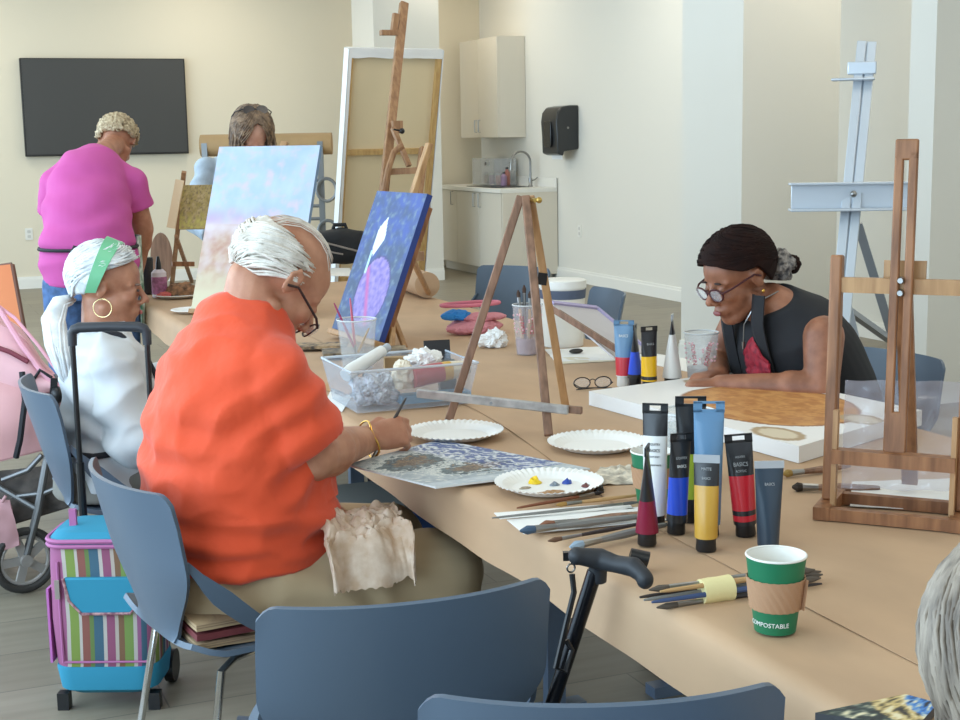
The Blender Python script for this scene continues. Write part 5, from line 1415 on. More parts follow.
def spectacles(par, Mh, m, rx=.026, rz=.018, r=.0019, tr=.0022):
    root = None
    for s in (-1, 1):
        bm = BM(); c = V((.103, s*.032, .002)); tube(bm, [Mh @ (c+V((-.006*abs(math.cos(a))*(1 if math.cos(a)*s > 0 else 0), rx*math.cos(a), rz*math.sin(a)))) for a in [2*math.pi*k/24 for k in range(24)]], r, 8, closed=True)
        if s > 0: tube(bm, [Mh @ V((.104, -.008, .006)), Mh @ V((.107, 0, .009)), Mh @ V((.104, .008, .006))], r, 8)
        tube(bm, [Mh @ V((.098, s*.058, .008)), Mh @ V((.075, s*.076, .012)), Mh @ V((.0, s*.088, .016)), Mh @ V((-.018, s*.088, .002))], tr, 8)
        o = obj('glasses_frame', bm, m, par)
        bm = BM(); prism(bm, [Mh @ (c+V((0, rx*.97*math.cos(a), rz*.97*math.sin(a)))) for a in [2*math.pi*k/24 for k in range(24)]], (Mh.to_3x3() @ V((1, 0, 0))), .001); obj('lens', bm, M('lens_clear', (235, 238, 240), .05, alpha=.18), o)
spectacles(man, Mh @ Matrix.Translation((.006, 0, -.016)) @ Matrix.Rotation(R(9), 4, 'Y'), gf, tr=.003)
wr_c = hand_w+hd_.normalized()*.008; s_, t_ = frame_of(hd_)
gold = M('gold_metal', (214, 168, 84), .25, 1)
bm = BM(); tube(bm, [wr_c+hd_.normalized()*(.004*math.sin(3*a)+.008*math.cos(a))+(s_*math.cos(a)*.044+t_*math.sin(a)*.044)*.95 for a in [2*math.pi*k/36 for k in range(36)]], .0024, 8, closed=True)
obj('bracelet', bm, gold, man)
# brush in the hand
hw = MW[man] @ (hand_w+hd_.normalized()*.075)
bt0, bt1 = P(406, 398, 3.27), P(366, 470, 3.20)
brush('thin dark brush held in the right hand of the man in orange', bt0, bt1, .0042, dkh, tipc=(50, 60, 64))
# cloth on the lap
lapc = M('stained_rag', (224, 204, 184), .85, var=.3, c2=(196, 166, 138), vscale=26, bump=.3, bscale=50)
lp = MW[man] @ V((.20, -.10, .0))
def rag(u, v):
    x = .10+.20*u+.05*(v-.5)*math.sin(u*7); y = -.27+.23*v
    th_ = .665+.0*u
    d = abs(y+.155); z = .545+math.sqrt(max(0, .0165-min(.016, d*d)))*1.0
    if y < -.155: z = .545+math.sqrt(max(.0, .0150-min(.0148, (y+.155)**2)))-max(0, (-y-.24))*1.3
    z += .020*nz(u*5, v*5, 3)+.022*abs(nz(u*9, v*8, 8))+.012*abs(nz(u*20, v*18, 2))+.008
    return (x+.02*nz(u*4, v*4, 1)+.03*nz(v*5, 2, 7)*(1 if u < .5 else -1), y+.02*nz(u*5, v*5, 9), z)
bm = BM(); surf(bm, rag, 60, 60, .003); bm.transform(MW[man]); o = obj('paint_rag', bm, lapc, org=tuple(lp+V((0, 0, .6)))); tag(o, 'stained beige cloth lying in the lap of the man in orange', 'cloth')
# folded paper on the seat
fold = M('folded_newsprint', (196, 168, 128), .8, var=.35, c2=(110, 84, 66), vscale=14, stretch=(.3, .3, 14))
for k in range(3):
    bm = BM(); 
    def nf_(u, v, k=k): return (-.17+.36*u, -.205+.38*v, .477+.020*k+.004*nz(u*4, v*4, k))
    surf(bm, nf_, 12, 12, .013)
    bm.transform(MW[man]); c = MW[man] @ V((0, 0, .48+.02*k))
    o = obj('folded_newspaper', bm, [fold, M('paper_maroon', (112, 48, 50), .7), fold][k], org=tuple(c)); tag(o, ['lowest folded brown paper on the seat under the man in orange', 'thin maroon folded paper between the brown ones under the man in orange', 'topmost folded brown paper directly under the man in orange'][k], 'newspaper')

# ------------------------------------------------ the white-haired woman
skw = skinm('tan', (184, 130, 102), (162, 108, 82))
wo_ = thing('person', 'woman with long white ponytail, green headband and white shirt, seated in profile at the left', 'person', WH, WHH)
h_ = loc_of(wo_, P(108, 287, 4.12)); Mh = hm((h_.x, h_.y, h_.z-.0), R(-22), R(8), s=.98)
nb_ = V((h_.x-.05, h_.y, 1.0))
tors = [(V((.0, 0, .50)), .15, .115), (V((.0, 0, .57)), .15, .115), (V((-.0, 0, .67)), .15, .112), (V((0, 0, .77)), .15, .108), (V((-.0, 0, .85)), .155, .095), (V((-.0, 0, .895)), .13, .072), (V((.0, 0, .925)), .07, .055)]
sh, elb, wr = V((-.0, -.15, .855)), V((.02, -.20, .655)), V((.22, -.17, .72))
ls, le, lw = V((.0, .15, .855)), V((.10, .22, .70)), V((.34, .12, .79))
def wbody(bm):
    head_prims(bm, Mh); capsule(bm, (-.005, h_.y*.5, .89), Mh @ V((-.02, 0, -.05)), .055, .052)
    loft(bm, [(c, w*.92, d*.9) for c, w, d in tors], 24)
    limb(bm, sh, elb, wr, (.045, .038, .027)); limb(bm, ls, le, lw, (.045, .038, .027))
    hand_prims(bm, wr, (.9, .25, 0), (0, 0, 1), 1, (20, 25, 30, 35), .9); hand_prims(bm, lw, (.9, -.2, 0), (0, 0, 1), -1, (20, 25, 30, 35), .9)
    for s in (-1, 1): capsule(bm, (.05, s*.09, .52), (.42, s*.11, .52), .075, .058); capsule(bm, (.42, s*.11, .5), (.40, s*.11, .1), .05, .036); capsule(bm, (.38, s*.11, .04), (.5, s*.11, .035), .032, .025)
melt('body', wbody, skw, wo_, .0058, 5, .5, dents=head_dents(Mh))
wshirt = M('white_cotton', (206, 207, 208), .8, bump=.2, bscale=50)
def wsh(bm):
    loft(bm, [(c, w+.016, d+.018) for c, w, d in tors[:-1]]+[(V((-.0, 0, .935)), .078, .064)], 32)
    for a, b, c in ((sh, elb, wr), (ls, le, lw)):
        ell(bm, a, (.062, .06, .058)); capsule(bm, (0, a.y*.3, .90), a, .05, .06); cone(bm, a, b, .066, .070, 24); ell(bm, b, (.07, .07, .07)); cone(bm, b, b.lerp(c, .62), .068, .056, 24); cone(bm, b.lerp(c, .55), b.lerp(c, .66), .060, .060, 24)
def wwr(p): return .014*nz(p.x*9, p.y*9, p.z*11)+.010*(1-abs(nz(p.x*10+p.z*7, p.y*10, p.z*9-p.x*6))*2.4)+.006*math.sin((p.z*1.2+p.x*.8)*46+5*nz(p.x*5, p.y*5, p.z*5))*max(0, .6+nz(p.x*4, p.y*4, p.z*4+7))
melt('shirt', wsh, wshirt, wo_, .007, 5, .5, wrinkle=wwr)
bm = BM(); loft(bm, [(V((.0, 0, .915)), .080, .07), (V((.0, 0, .94)), .070, .066), (V((.0, 0, .962)), .066, .064)], 28, lat=(0, 1, 0)); obj('collar', bm, wshirt, wo_)
def wtr(bm):
    loft(bm, [(V((-.02, 0, .465)), .17, .15), (V((-.02, 0, .54)), .165, .14), (V((-.02, 0, .58)), .155, .13)], 26)
    for s in (-1, 1): capsule(bm, (.04, s*.095, .525), (.43, s*.115, .525), .085, .078); capsule(bm, (.43, s*.115, .51), (.41, s*.115, .10), .07, .055)
melt('trousers', wtr, M('grey_trousers', (120, 116, 108), .85), wo_, .010, 5)
blk = M('apron_black', (34, 34, 40), .75)
bm = BM()
surf(bm, lambda u, v: (.132+.012*math.cos((u-.5)*3)-.05*abs(2*u-1)**2-.012*v, (2*u-1)*(.15-.04*v), .54+.28*v), 12, 12, .006)
obj('apron_front', bm, blk, wo_)
bm = BM(); tube(bm, [(.13, -.08, .80), (.10, -.085, .87), (.03, -.085, .935), (-.05, -.05, .955), (-.07, 0, .955), (-.05, .05, .955), (.03, .085, .935), (.10, .085, .87), (.13, .08, .80)], .007, 8)
obj('neck_strap', bm, blk, wo_); bm = BM()
tube(bm, [(.12, -.12, .62), (.03, -.175, .615), (-.08, -.165, .61), (-.15, -.07, .61), (-.15, .07, .61)], .009, 8); obj('apron_strap', bm, blk, wo_)
S = Skull(Mh); wh2 = M('silver_hair', (238, 238, 236), .5, var=.25, c2=(200, 204, 206), vscale=26)
bm = BM()
low = [(-180, -42), (-120, -34), (-104, -10), (-88, 12), (-60, 24), (-30, 34), (0, 38), (30, 34), (60, 24), (88, 12), (104, -10), (120, -34), (180, -42)]
hair_cap(bm, S, -180, 180, low, [(-180, 89.5), (180, 89.5)], 1.03, .008, rough=.05)
rr = random.Random(5)
nape = Mh @ V((-.105, 0, -.05))
for k in range(300):
    az = rr.uniform(-180, 180); lo = interp(low, az); el = rr.uniform(max(lo, -20), 85); side = 1 if az > 0 else -1; pts = []
    a1 = side*rr.uniform(150, 178); e1 = rr.uniform(-38, -10)
    for i in range(9):
        t_ = i/8; pts.append(S.p(az+(a1-az)*t_, el+(e1-el)*t_+14*math.sin(t_*3.1), 1.11+.035*math.sin(k+i*.6)))
    pts.append(nape.lerp(pts[-1], .4)); lock(bm, pts, rr.uniform(.003, .0055))
pt = [nape, nape+V((-.035, -.02, -.005)), nape+V((-.06, -.05, -.05)), nape+V((-.06, -.09, -.12)), nape+V((-.05, -.12, -.19)), nape+V((-.04, -.13, -.24))]
rad = [.020, .030, .042, .042, .030, .010]
for k in range(150):
    a = rr.uniform(0, 6.28); q_ = math.sqrt(rr.random()); pts = []
    for i, (p, r_) in enumerate(zip(pt, rad)):
        aa = a+.25*math.sin(i+k); pts.append(p+V((math.cos(aa)*.8, math.sin(aa), .2*math.sin(aa)))*r_*q_)
    lock(bm, pts, rr.uniform(.003, .0055))
tube(bm, pt, [r_*.8 for r_ in rad], 12)
obj('hair', bm, wh2, wo_, sharp=180)
grn = M('green_satin', (112, 186, 140), .4, bump=.2, bscale=30)
def hb_(u, v):
    t_ = -115+230*u; a = R(t_); w = (.020+.006*math.cos(a))*(2*v-1)
    c = S.c+V((-.012+.030*math.cos(a)+w*.9, S.r[1]*1.16*math.sin(a), S.r[2]*1.14*math.cos(a)+.0-w*.25*math.cos(a)))
    return Mh @ c
bm = BM(); surf(bm, hb_, 40, 6, .004); obj('headband', bm, grn, wo_)
ew = Mh @ V((.004, -.090, -.052))
bm = BM(); s2 = MW[wo_].to_3x3().inverted() @ sd; tube(bm, [ew+s2*.026*math.cos(a)+V((0, 0, .026*math.sin(a))) for a in [2*math.pi*k/28 for k in range(28)]], .0017, 8, closed=True); obj('hoop_earring', bm, M('pale_gold', (236, 214, 160), .25, .8), wo_)
bm = BM(); ell(bm, Mh @ V((.090, -.032, .021)), (.008, .016, .003)); obj('eyebrow', bm, M('brow_grey', (120, 100, 88), .8), wo_)
bm = BM(); ell(bm, Mh @ V((.0915, -.031, .003)), (.005, .011, .004)); obj('eye', bm, M('eye_dark', (70, 50, 44), .3), wo_)
bm = BM(); ell(bm, Mh @ V((.101, 0, -.0635)), (.0045, .018, .0065)); obj('lips', bm, M('lips_rose', (164, 88, 80), .45), wo_)

# ------------------------------------------------ the dark-haired woman
skd = skinm('brown', (160, 106, 78), (132, 84, 60))
dw = thing('person', 'woman with dark bun, glasses and black sleeveless top, seated at the right', 'person', DK, DKH)
h_ = loc_of(dw, P(738, 277, 3.92)); Mh = hm(h_, R(4), R(22), R(0), s=1.0)
tors = [(V((-.03, 0, .50)), .19, .15), (V((-.01, 0, .62)), .18, .15), (V((.03, 0, .75)), .175, .145), (V((.09, 0, .86)), .18, .135), (V((.14, 0, .94)), .18, .11), (V((.18, 0, .99)), .145, .085), (V((.21, 0, 1.025)), .075, .06)]
sh, elb, wr = V((.14, .195, .93)), V((.18, .245, .80)), V((.37, .05, .795))
rs, re_, rw = V((.15, -.185, .94)), V((.20, -.24, .80)), V((.31, -.05, .80))
def dbody(bm):
    head_prims(bm, Mh); capsule(bm, (.19, h_.y*.3, .98), Mh @ V((-.02, 0, -.06)), .056, .050)
    loft(bm, [(c, w*.90, d*.88) for c, w, d in tors], 24)
    limb(bm, sh, elb, wr, (.056, .045, .028)); limb(bm, rs, re_, rw, (.053, .044, .028))
    hand_prims(bm, wr, (.75, -.5, .0), (-.2, 0, 1), -1, (35, 40, 45, 50), .95); hand_prims(bm, rw, (.8, .3, .05), (0, 0, 1), 1, (30, 35, 40, 45), .95)
    for s in (-1, 1): capsule(bm, (.05, s*.09, .52), (.42, s*.11, .52), .08, .06); capsule(bm, (.42, s*.11, .5), (.40, s*.11, .1), .05, .036); capsule(bm, (.38, s*.11, .04), (.5, s*.11, .035), .032, .025)
melt('body', dbody, skd, dw, .0055, 5, .5, dents=head_dents(Mh))
blackc = M('black_knit', (30, 31, 35), .85, bump=.15, bscale=80)
def dtop(bm):
    loft(bm, [(c, w*1.0+.014, d+.022) for c, w, d in tors[:-2]]+[(V((.17, 0, .975)), .142, .10), (V((.19, 0, 1.005)), .115, .078)], 32)
melt('sleeveless_top', dtop, blackc, dw, .0065, 4, .5, wrinkle=lambda p: .004+.006*nz(p.x*9, p.y*9, p.z*8), dents=[(V((.30, 0, .98)), .07, .04)])
def dtr(bm):
    loft(bm, [(V((-.03, 0, .465)), .18, .155), (V((-.03, 0, .56)), .19, .165), (V((-.03, 0, .64)), .182, .16)], 26)
    for s in (-1, 1): capsule(bm, (.02, s*.095, .535), (.43, s*.115, .525), .10, .08); capsule(bm, (.43, s*.115, .51), (.41, s*.115, .10), .072, .058)
melt('trousers', dtr, M('black_trousers', (40, 40, 46), .85), dw, .010, 5)
bm = BM()   # long open scarf / apron strap hanging from the neck
for s in (-1, 1):
    surf(bm, lambda u, v, s=s: (.262+.01*math.sin(v*3)-.07*max(0, v-.3)+.012*(1-abs(2*u-1)), s*(.07+.02*v)+(u-.5)*.055, 1.035-.27*v), 4, 14, .005)
obj('lapel', bm, blackc, dw)
bm = BM(); surf(bm, lambda u, v: (.24+.02*math.sin(u*3)+.02*v+.012*nz(u*5, v*5), .0+.12*u-.0*v, .80+.12*v*(1-abs(u-.5))), 12, 12, .006); obj('red_pocket', bm, M('red_print', (168, 34, 52), .7, var=.4, vscale=60, c2=(120, 20, 40)), dw)
bm = BM(); tube(bm, [(.19, .058, 1.04), (.25, .04, 1.01), (.275, .02, .95), (.27, .01, .90)], .002, 6); tube(bm, [(.27, .01, .90), (.27, .01, .88)], [.005, .003], 8); obj('necklace', bm, steel, dw)
S = Skull(Mh, r=(.108, .086, .098)); dh = M('dark_brown_hair', (38, 20, 15), .8, spec=.15, var=.4, c2=(30, 18, 16), vscale=24, bump=.2, bscale=60)
bm = BM()
low = [(-180, -44), (-125, -40), (-104, -20), (-92, 2), (-70, 2), (-50, 12), (-30, 22), (0, 27), (30, 22), (50, 12), (70, 2), (92, 2), (104, -20), (125, -40), (180, -44)]
hair_cap(bm, S, -180, 180, low, [(-180, 89.5), (180, 89.5)], 1.05, .008, rough=.02)
rr = random.Random(9)
for k in range(300):
    az = rr.uniform(-180, 180); lo = interp(low, az); el = rr.uniform(max(lo, -20), 85); side = 1 if az > 0 else -1; pts = []
    a1 = side*rr.uniform(155, 178); e1 = rr.uniform(-34, 0)
    for i in range(9):
        t_ = i/8; pts.append(S.p(az+(a1-az)*t_, el+(e1-el)*t_+10*math.sin(t_*3.1), 1.095+.012*math.sin(k+i*.6)))
    lock(bm, pts, rr.uniform(.002, .0035))
obj('hair', bm, dh, dw, sharp=180)
bm = BM(); bc_ = Mh @ V((-.128, .012, -.028)); lump((0, 0, 0), (.045, .045, .045), 31, .35, 5)(bm); bmesh.ops.translate(bm, vec=bc_-V((0, 0, .036)), verts=bm.verts)
obj('hair_scrunchie', bm, M('scrunchie_print', (52, 50, 52), .8, var=.5, vscale=70, c2=(168, 160, 152)), dw)
bm = BM(); lump((0, 0, 0), (.03, .034, .03), 33, .25, 5)(bm); bmesh.ops.translate(bm, vec=bc_+V((-.035, 0, -.02)), verts=bm.verts); obj('bun', bm, dh, dw)
spectacles(dw, Mh @ Matrix.Translation((.004, 0, .002)) @ Matrix.Rotation(R(4), 4, 'Y'), M('dark_red_frame', (70, 28, 34), .3), r=.0026, tr=.0028)
bm = BM(); ell(bm, Mh @ V((-.004, .090, -.036)), (.005, .004, .006)); obj('earring', bm, gold, dw)
for s in (-1, 1):
    bm = BM(); ell(bm, Mh @ V((.0915, s*.031, -.002)), (.004, .012, .003)); obj('eyelid', bm, M('lid_dark', (84, 52, 44), .4), dw)
    bm = BM(); ell(bm, Mh @ V((.090, s*.032, .024)), (.007, .016, .003)); obj('eyebrow', bm, M('brow_dark', (52, 36, 32), .8), dw)
bm = BM(); ell(bm, Mh @ V((.101, 0, -.0635)), (.0045, .019, .0075)); obj('lips', bm, M('lips_brown', (136, 70, 66), .45), dw)

# ------------------------------------------------ the pink-shirted person bending over
pk = onY(88, 240, 6.42); pkH = R(80)
pr_ = thing('person', 'person with short blonde hair and bright pink t-shirt bending over the far table, back turned', 'person', (pk.x, 6.42, 0), pkH)
hp_ = loc_of(pr_, P(117, 143, 6.85)); Mh = hm(hp_, R(-10), R(58))
tors = [(V((-.01, .0, .86)), .18, .15), (V((-.01, 0, .95)), .20, .165), (V((.02, 0, 1.06)), .185, .155), (V((.08, 0, 1.18)), .175, .145), (V((.16, -.01, 1.30)), .16, .125), (V((.225, -.02, 1.385)), .12, .095), (V((.27, -.03, 1.42)), .07, .06)]
sh, elb, wr = V((.20, -.185, 1.29)), V((.24, -.235, 1.08)), V((.30, -.19, .86))
ls, le, lw = V((.22, .13, 1.29)), V((.36, .16, 1.08)), V((.50, .10, .88))
def pbody(bm):
    head_prims(bm, Mh); capsule(bm, (.24, 0, 1.38), Mh @ V((-.02, 0, -.05)), .055, .052)
    loft(bm, [(c, w*.92, d*.9) for c, w, d in tors], 24)
    limb(bm, sh, elb, wr, (.058, .050, .032)); limb(bm, ls, le, lw, (.055, .045, .03))
    hand_prims(bm, wr, (.35, .15, -.5), (-.5, -.6, .2), -1, (35, 40, 45, 50), .95); hand_prims(bm, lw, (.6, -.3, -.4), (0, 0, 1), -1, (30, 35, 40, 45), .95)
    for s in (-1, 1): capsule(bm, (-.01, s*.10, .88), (0, s*.11, .48), .09, .06); capsule(bm, (0, s*.11, .48), (-.03, s*.11, .10), .055, .04); capsule(bm, (-.04, s*.11, .04), (.12, s*.12, .035), .035, .028)
melt('body', pbody, skw, pr_, .008, 4)
pinkc = M('pink_cotton', (194, 80, 150), .8, bump=.15, bscale=40)
def psh(bm):
    loft(bm, [(c, w+.016, d+.018) for c, w, d in tors[:-1]]+[(V((.265, 0, 1.42)), .09, .068)], 32)
    for a, b in ((sh, elb), (ls, le)): ell(bm, a, (.082, .08, .078)); capsule(bm, (.22, a.y*.3, 1.38), a, .07, .075); cone(bm, a, a.lerp(b, .55), .078, .086, 24)
melt('t_shirt', psh, pinkc, pr_, .008, 5, wrinkle=lambda p: .008*nz(p.x*9, p.y*9, p.z*14)+.008*math.sin(p.z*42+p.y*10+6*nz(p.x*4, p.y*4, p.z*4))*max(0, .5+nz(p.y*4, p.z*4, 3))-.010*math.exp(-((p.z-1.02)/.012)**2))
denim = M('blue_denim', (74, 104, 148), .85, var=.2, vscale=30)
def ptr(bm):
    loft(bm, [(V((-.01, 0, .80)), .195, .155), (V((-.01, 0, .88)), .205, .162)], 24)
    for s in (-1, 1): capsule(bm, (-.01, s*.10, .85), (0, s*.115, .48), .108, .085); capsule(bm, (0, s*.115, .48), (-.03, s*.115, .10), .083, .07)
melt('jeans', ptr, denim, pr_, .01, 5)
for s in (-1, 1):
    bm = BM(); loft(bm, [(V((-.11, s*.115, .045)), .038, .04), (V((0, s*.115, .045)), .045, .042), (V((.10, s*.12, .035)), .045, .03), (V((.16, s*.12, .03)), .03, .02)], 16, lat=(0, 1, 0)); obj('shoe', bm, M('shoe_dark', (60, 56, 54), .6), pr_)
bm = BM(); pts = []
for k in range(25):
    a = R(40+280*k/24); pts.append((.005+.19*math.cos(a), .210*math.sin(a), 1.02))
tube(bm, pts, .008, 6)
bx0 = V((-.19, -.0, 1.02)); tube(bm, [bx0, bx0+V((-.01, .05, .02)), bx0+V((-.01, .075, -.02)), bx0], .006, 6); tube(bm, [bx0, bx0+V((-.01, -.05, .015)), bx0+V((-.01, -.07, -.03)), bx0], .006, 6); tube(bm, [bx0, bx0+V((-.012, .01, -.07)), bx0+V((-.012, .015, -.12))], .006, 6); tube(bm, [bx0, bx0+V((-.012, -.03, -.07))], .006, 6)
obj('apron_tie', bm, blk, pr_)
bm = BM(); surf(bm, lambda u, v: (.19*math.cos(R(-112+190*u))+.03+.06*v, .215*math.sin(R(-112+190*u))-.01, .62+.44*v), 26, 14, .005)
obj('apron', bm, M('apron_print', (228, 236, 226), .8, var=.6, c2=(50, 110, 80), vscale=22), pr_)
S = Skull(Mh); ch_m = M('blonde_grey_hair', (206, 188, 154), .7, var=.4, c2=(140, 118, 90), vscale=60)
bm = BM(); rr = random.Random(4)
low = [(-180, -44), (-100, -20), (-84, 12), (0, 40), (84, 12), (100, -20), (180, -44)]
hair_cap(bm, S, -180, 180, low, [(-180, 89.5), (180, 89.5)], 1.08, .02, rough=.2, fr=20)
for k in range(340):
    az = rr.uniform(-180, 180); el = rr.uniform(interp(low, az), 88); p = S.p(az, el, 1.1); d = (p-S.M @ S.c).normalized(); t1_ = d.cross(V((rr.random()-.5, rr.random()-.5, rr.random()-.5))).normalized(); t2_ = d.cross(t1_)
    lock(bm, [p+t1_*.012*math.cos(a)+t2_*.012*math.sin(a)+d*.008*math.sin(a*1.5) for a in (0, 1, 2, 3, 4)], .0045)
obj('hair', bm, ch_m, pr_, sharp=180)

# ------------------------------------------------ the person behind the pink and blue painting
gp = P(248, 146, 7.45)
gr_ = thing('person', 'person with long brown hair and sunglasses on the head, looking down behind the landscape painting', 'person', (gp.x-.02, gp.y+.12, 0), R(-95))
hp_ = loc_of(gr_, P(252, 134, 7.35)); Mh = hm(hp_, R(6), R(40), s=1.06)
tors = [(V((0, 0, .86)), .17, .13), (V((0, 0, 1.0)), .165, .13), (V((.01, 0, 1.15)), .165, .125), (V((.03, 0, 1.28)), .175, .11), (V((.05, 0, 1.36)), .15, .085), (V((.07, 0, 1.41)), .07, .06)]
sh, elb, wr = V((.05, -.18, 1.32)), V((.10, -.26, 1.06)), V((.30, -.16, .95))
ls, le, lw = V((.05, .18, 1.32)), V((.10, .25, 1.06)), V((.30, .12, .95))
def gbody(bm):
    head_prims(bm, Mh); capsule(bm, (.06, 0, 1.36), Mh @ V((-.02, 0, -.05)), .05, .048)
    loft(bm, [(c, w*.92, d*.9) for c, w, d in tors], 24)
    limb(bm, sh, elb, wr, (.048, .04, .028)); limb(bm, ls, le, lw, (.048, .04, .028))
    hand_prims(bm, wr, (.8, .3, -.1), (0, 0, 1), 1, (30, 35, 40, 45), .9); hand_prims(bm, lw, (.8, -.3, -.1), (0, 0, 1), -1, (30, 35, 40, 45), .9)
    for s in (-1, 1): capsule(bm, (0, s*.09, .88), (0, s*.10, .48), .08, .055); capsule(bm, (0, s*.1, .48), (-.02, s*.1, .10), .05, .036); capsule(bm, (-.03, s*.1, .04), (.12, s*.11, .035), .033, .026)
melt('body', gbody, skinm('fair', (214, 166, 142), (196, 142, 120)), gr_, .009, 4)
gsh = M('pale_blue_grey_cotton', (176, 190, 202), .8, bump=.2, bscale=40, var=.12, vscale=14)
def gs(bm):
    loft(bm, [(c, w+.018, d+.02) for c, w, d in tors[:-1]]+[(V((.065, 0, 1.405)), .08, .065)], 28)
    for a, b, c in ((sh, elb, wr), (ls, le, lw)): ell(bm, a, (.07, .068, .066)); cone(bm, a, b, .066, .062, 20); ell(bm, b, (.062, .062, .062)); cone(bm, b, b.lerp(c, .6), .06, .05, 20)
melt('shirt', gs, gsh, gr_, .009, 5, wrinkle=lambda p: .007*math.sin(p.z*50+p.y*20+5*nz(p.x*5, p.y*5, p.z*5)))
def gt(bm):
    loft(bm, [(V((0, 0, .80)), .175, .14), (V((0, 0, .92)), .18, .142)], 24)
    for s in (-1, 1): capsule(bm, (0, s*.09, .86), (0, s*.105, .48), .095, .075); capsule(bm, (0, s*.105, .48), (-.02, s*.105, .10), .073, .06)
melt('trousers', gt, M('grey_trousers', (120, 116, 108), .85), gr_, .011, 4)
S = Skull(Mh); bh = M('ash_brown_hair', (150, 124, 98), .55, var=.4, c2=(92, 72, 56), vscale=34)
bm = BM(); rr = random.Random(14)
low = [(-180, -44), (-100, -44), (-70, -30), (-40, 20), (-20, 44), (0, 52), (20, 44), (40, 20), (70, -30), (100, -44), (180, -44)]
hair_cap(bm, S, -180, 180, low, [(-180, 89.5), (180, 89.5)], 1.06, .016, rough=.04)
wi = Mh.inverted()
for k in range(330):
    side = 1 if k % 2 else -1; el = rr.uniform(40, 86); az = side*rr.uniform(15, 175); e1 = rr.uniform(-40, -5); a1 = side*rr.uniform(38, 150); pts = []
    for i in range(7):
        t_ = i/6; pts.append(S.p(az+(a1-az)*t_, el+(e1-el)*t_, 1.12+.14*t_+.02*math.sin(k+i)))
    L_ = rr.uniform(.05, .14); 
    for i in range(1, 4): pts.append(pts[6]+V((.01*i*.3, side*.004*i, -L_*i/3)))
    lock(bm, pts, rr.uniform(.003, .005))
obj('hair', bm, bh, gr_, sharp=180)
Ms = Mh @ Matrix.Translation((-.03, 0, .115)) @ Matrix.Rotation(R(-52), 4, 'Y') @ Matrix.Translation((-.07, 0, 0))
for s in (-1, 1):
    bm = BM(); c = V((.103, s*.032, .0)); prism(bm, [Ms @ (c+V((0, .029*math.cos(a), .022*math.sin(a)))) for a in [2*math.pi*k/20 for k in range(20)]], Ms.to_3x3() @ V((1, 0, 0)), .005)
    tube(bm, [Ms @ V((.10, s*.06, .005)), Ms @ V((.06, s*.09, 0)), Ms @ V((.0, s*.095, -.01))], .003, 6)
    if s > 0: tube(bm, [Ms @ V((.104, -.01, .004)), Ms @ V((.104, .01, .004))], .003, 6)
    obj('sunglasses', bm, M('sunglass_dark', (34, 30, 34), .12), gr_)

# ------------------------------------------------ the head at the lower right edge
fp_ = P(1049, 692, 1.12)
fg = thing('person', 'person with straight grey hair at the lower right corner, only the hair in view', 'person', (fp_.x, fp_.y-.05, 0), R(84))
hp_ = loc_of(fg, fp_); Mh = hm(hp_, R(0), R(14), s=1.0)
dz = hp_.z-1.16
tors = [(V((0, 0, .46)), .18, .14), (V((0, 0, .62+dz*.5)), .165, .13), (V((0, 0, .80+dz)), .17, .125), (V((0, 0, .92+dz)), .18, .11), (V((-.01, 0, .98+dz)), .14, .085), (V((-.01, 0, 1.02+dz)), .07, .06)]
def fb(bm):
    head_prims(bm, Mh); capsule(bm, (-.01, 0, .98+dz), Mh @ V((-.02, 0, -.05)), .052, .05); loft(bm, [(c, w*.92, d*.9) for c, w, d in tors], 20)
    for s in (-1, 1):
        a, b, c = V((0, s*.175, .93+dz)), V((.05, s*.22, .72+dz)), V((.18, s*.12, .66+dz)); limb(bm, a, b, c, (.045, .038, .028)); hand_prims(bm, c, (.8, -s*.4, -.1), (0, 0, 1), -s, (25, 30, 35, 40), .9)
        capsule(bm, (.03, s*.09, .53), (.38, s*.11, .53), .075, .058); capsule(bm, (.38, s*.11, .5), (.36, s*.11, .1), .05, .036); capsule(bm, (.34, s*.11, .04), (.46, s*.11, .035), .032, .025)
melt('body', fb, skw, fg, .009, 4)
def fs(bm):
    loft(bm, [(c, w+.016, d+.018) for c, w, d in tors[:-1]]+[(V((-.01, 0, 1.02+dz)), .08, .068)], 26)
    for s in (-1, 1): a, b, c = V((0, s*.175, .93+dz)), V((.05, s*.22, .72+dz)), V((.18, s*.12, .66+dz)); ell(bm, a, (.066,)*3); cone(bm, a, b, .064, .06, 20); ell(bm, b, (.06,)*3); cone(bm, b, b.lerp(c, .6), .058, .05, 20)
melt('shirt', fs, M('grey_lilac_cotton', (176, 176, 188), .8), fg, .009, 4)
def ft(bm):
    loft(bm, [(V((0, 0, .46)), .18, .15), (V((0, 0, .60)), .175, .15)], 20)
    for s in (-1, 1): capsule(bm, (.02, s*.095, .535), (.40, s*.115, .525), .098, .078); capsule(bm, (.40, s*.115, .51), (.37, s*.115, .10), .07, .055)
melt('trousers', ft, denim, fg, .011, 4)
dup(ch, (MW[fg] @ V((-.03, 0, 0))), R(84), 'blue chair of the grey-haired person at the lower right corner, outside the picture')
S = Skull(Mh); gh = M('grey_hair', (158, 144, 128), .55, var=.35, c2=(104, 92, 80), vscale=70, stretch=(1, 1, .15))
bm = BM(); rr = random.Random(21)
low = [(-180, -60), (-100, -50), (-80, -20), (-50, 20), (0, 44), (50, 20), (80, -20), (100, -50), (180, -60)]
hair_cap(bm, S, -180, 180, low, [(-180, 89.5), (180, 89.5)], 1.04, .008, rough=.03)
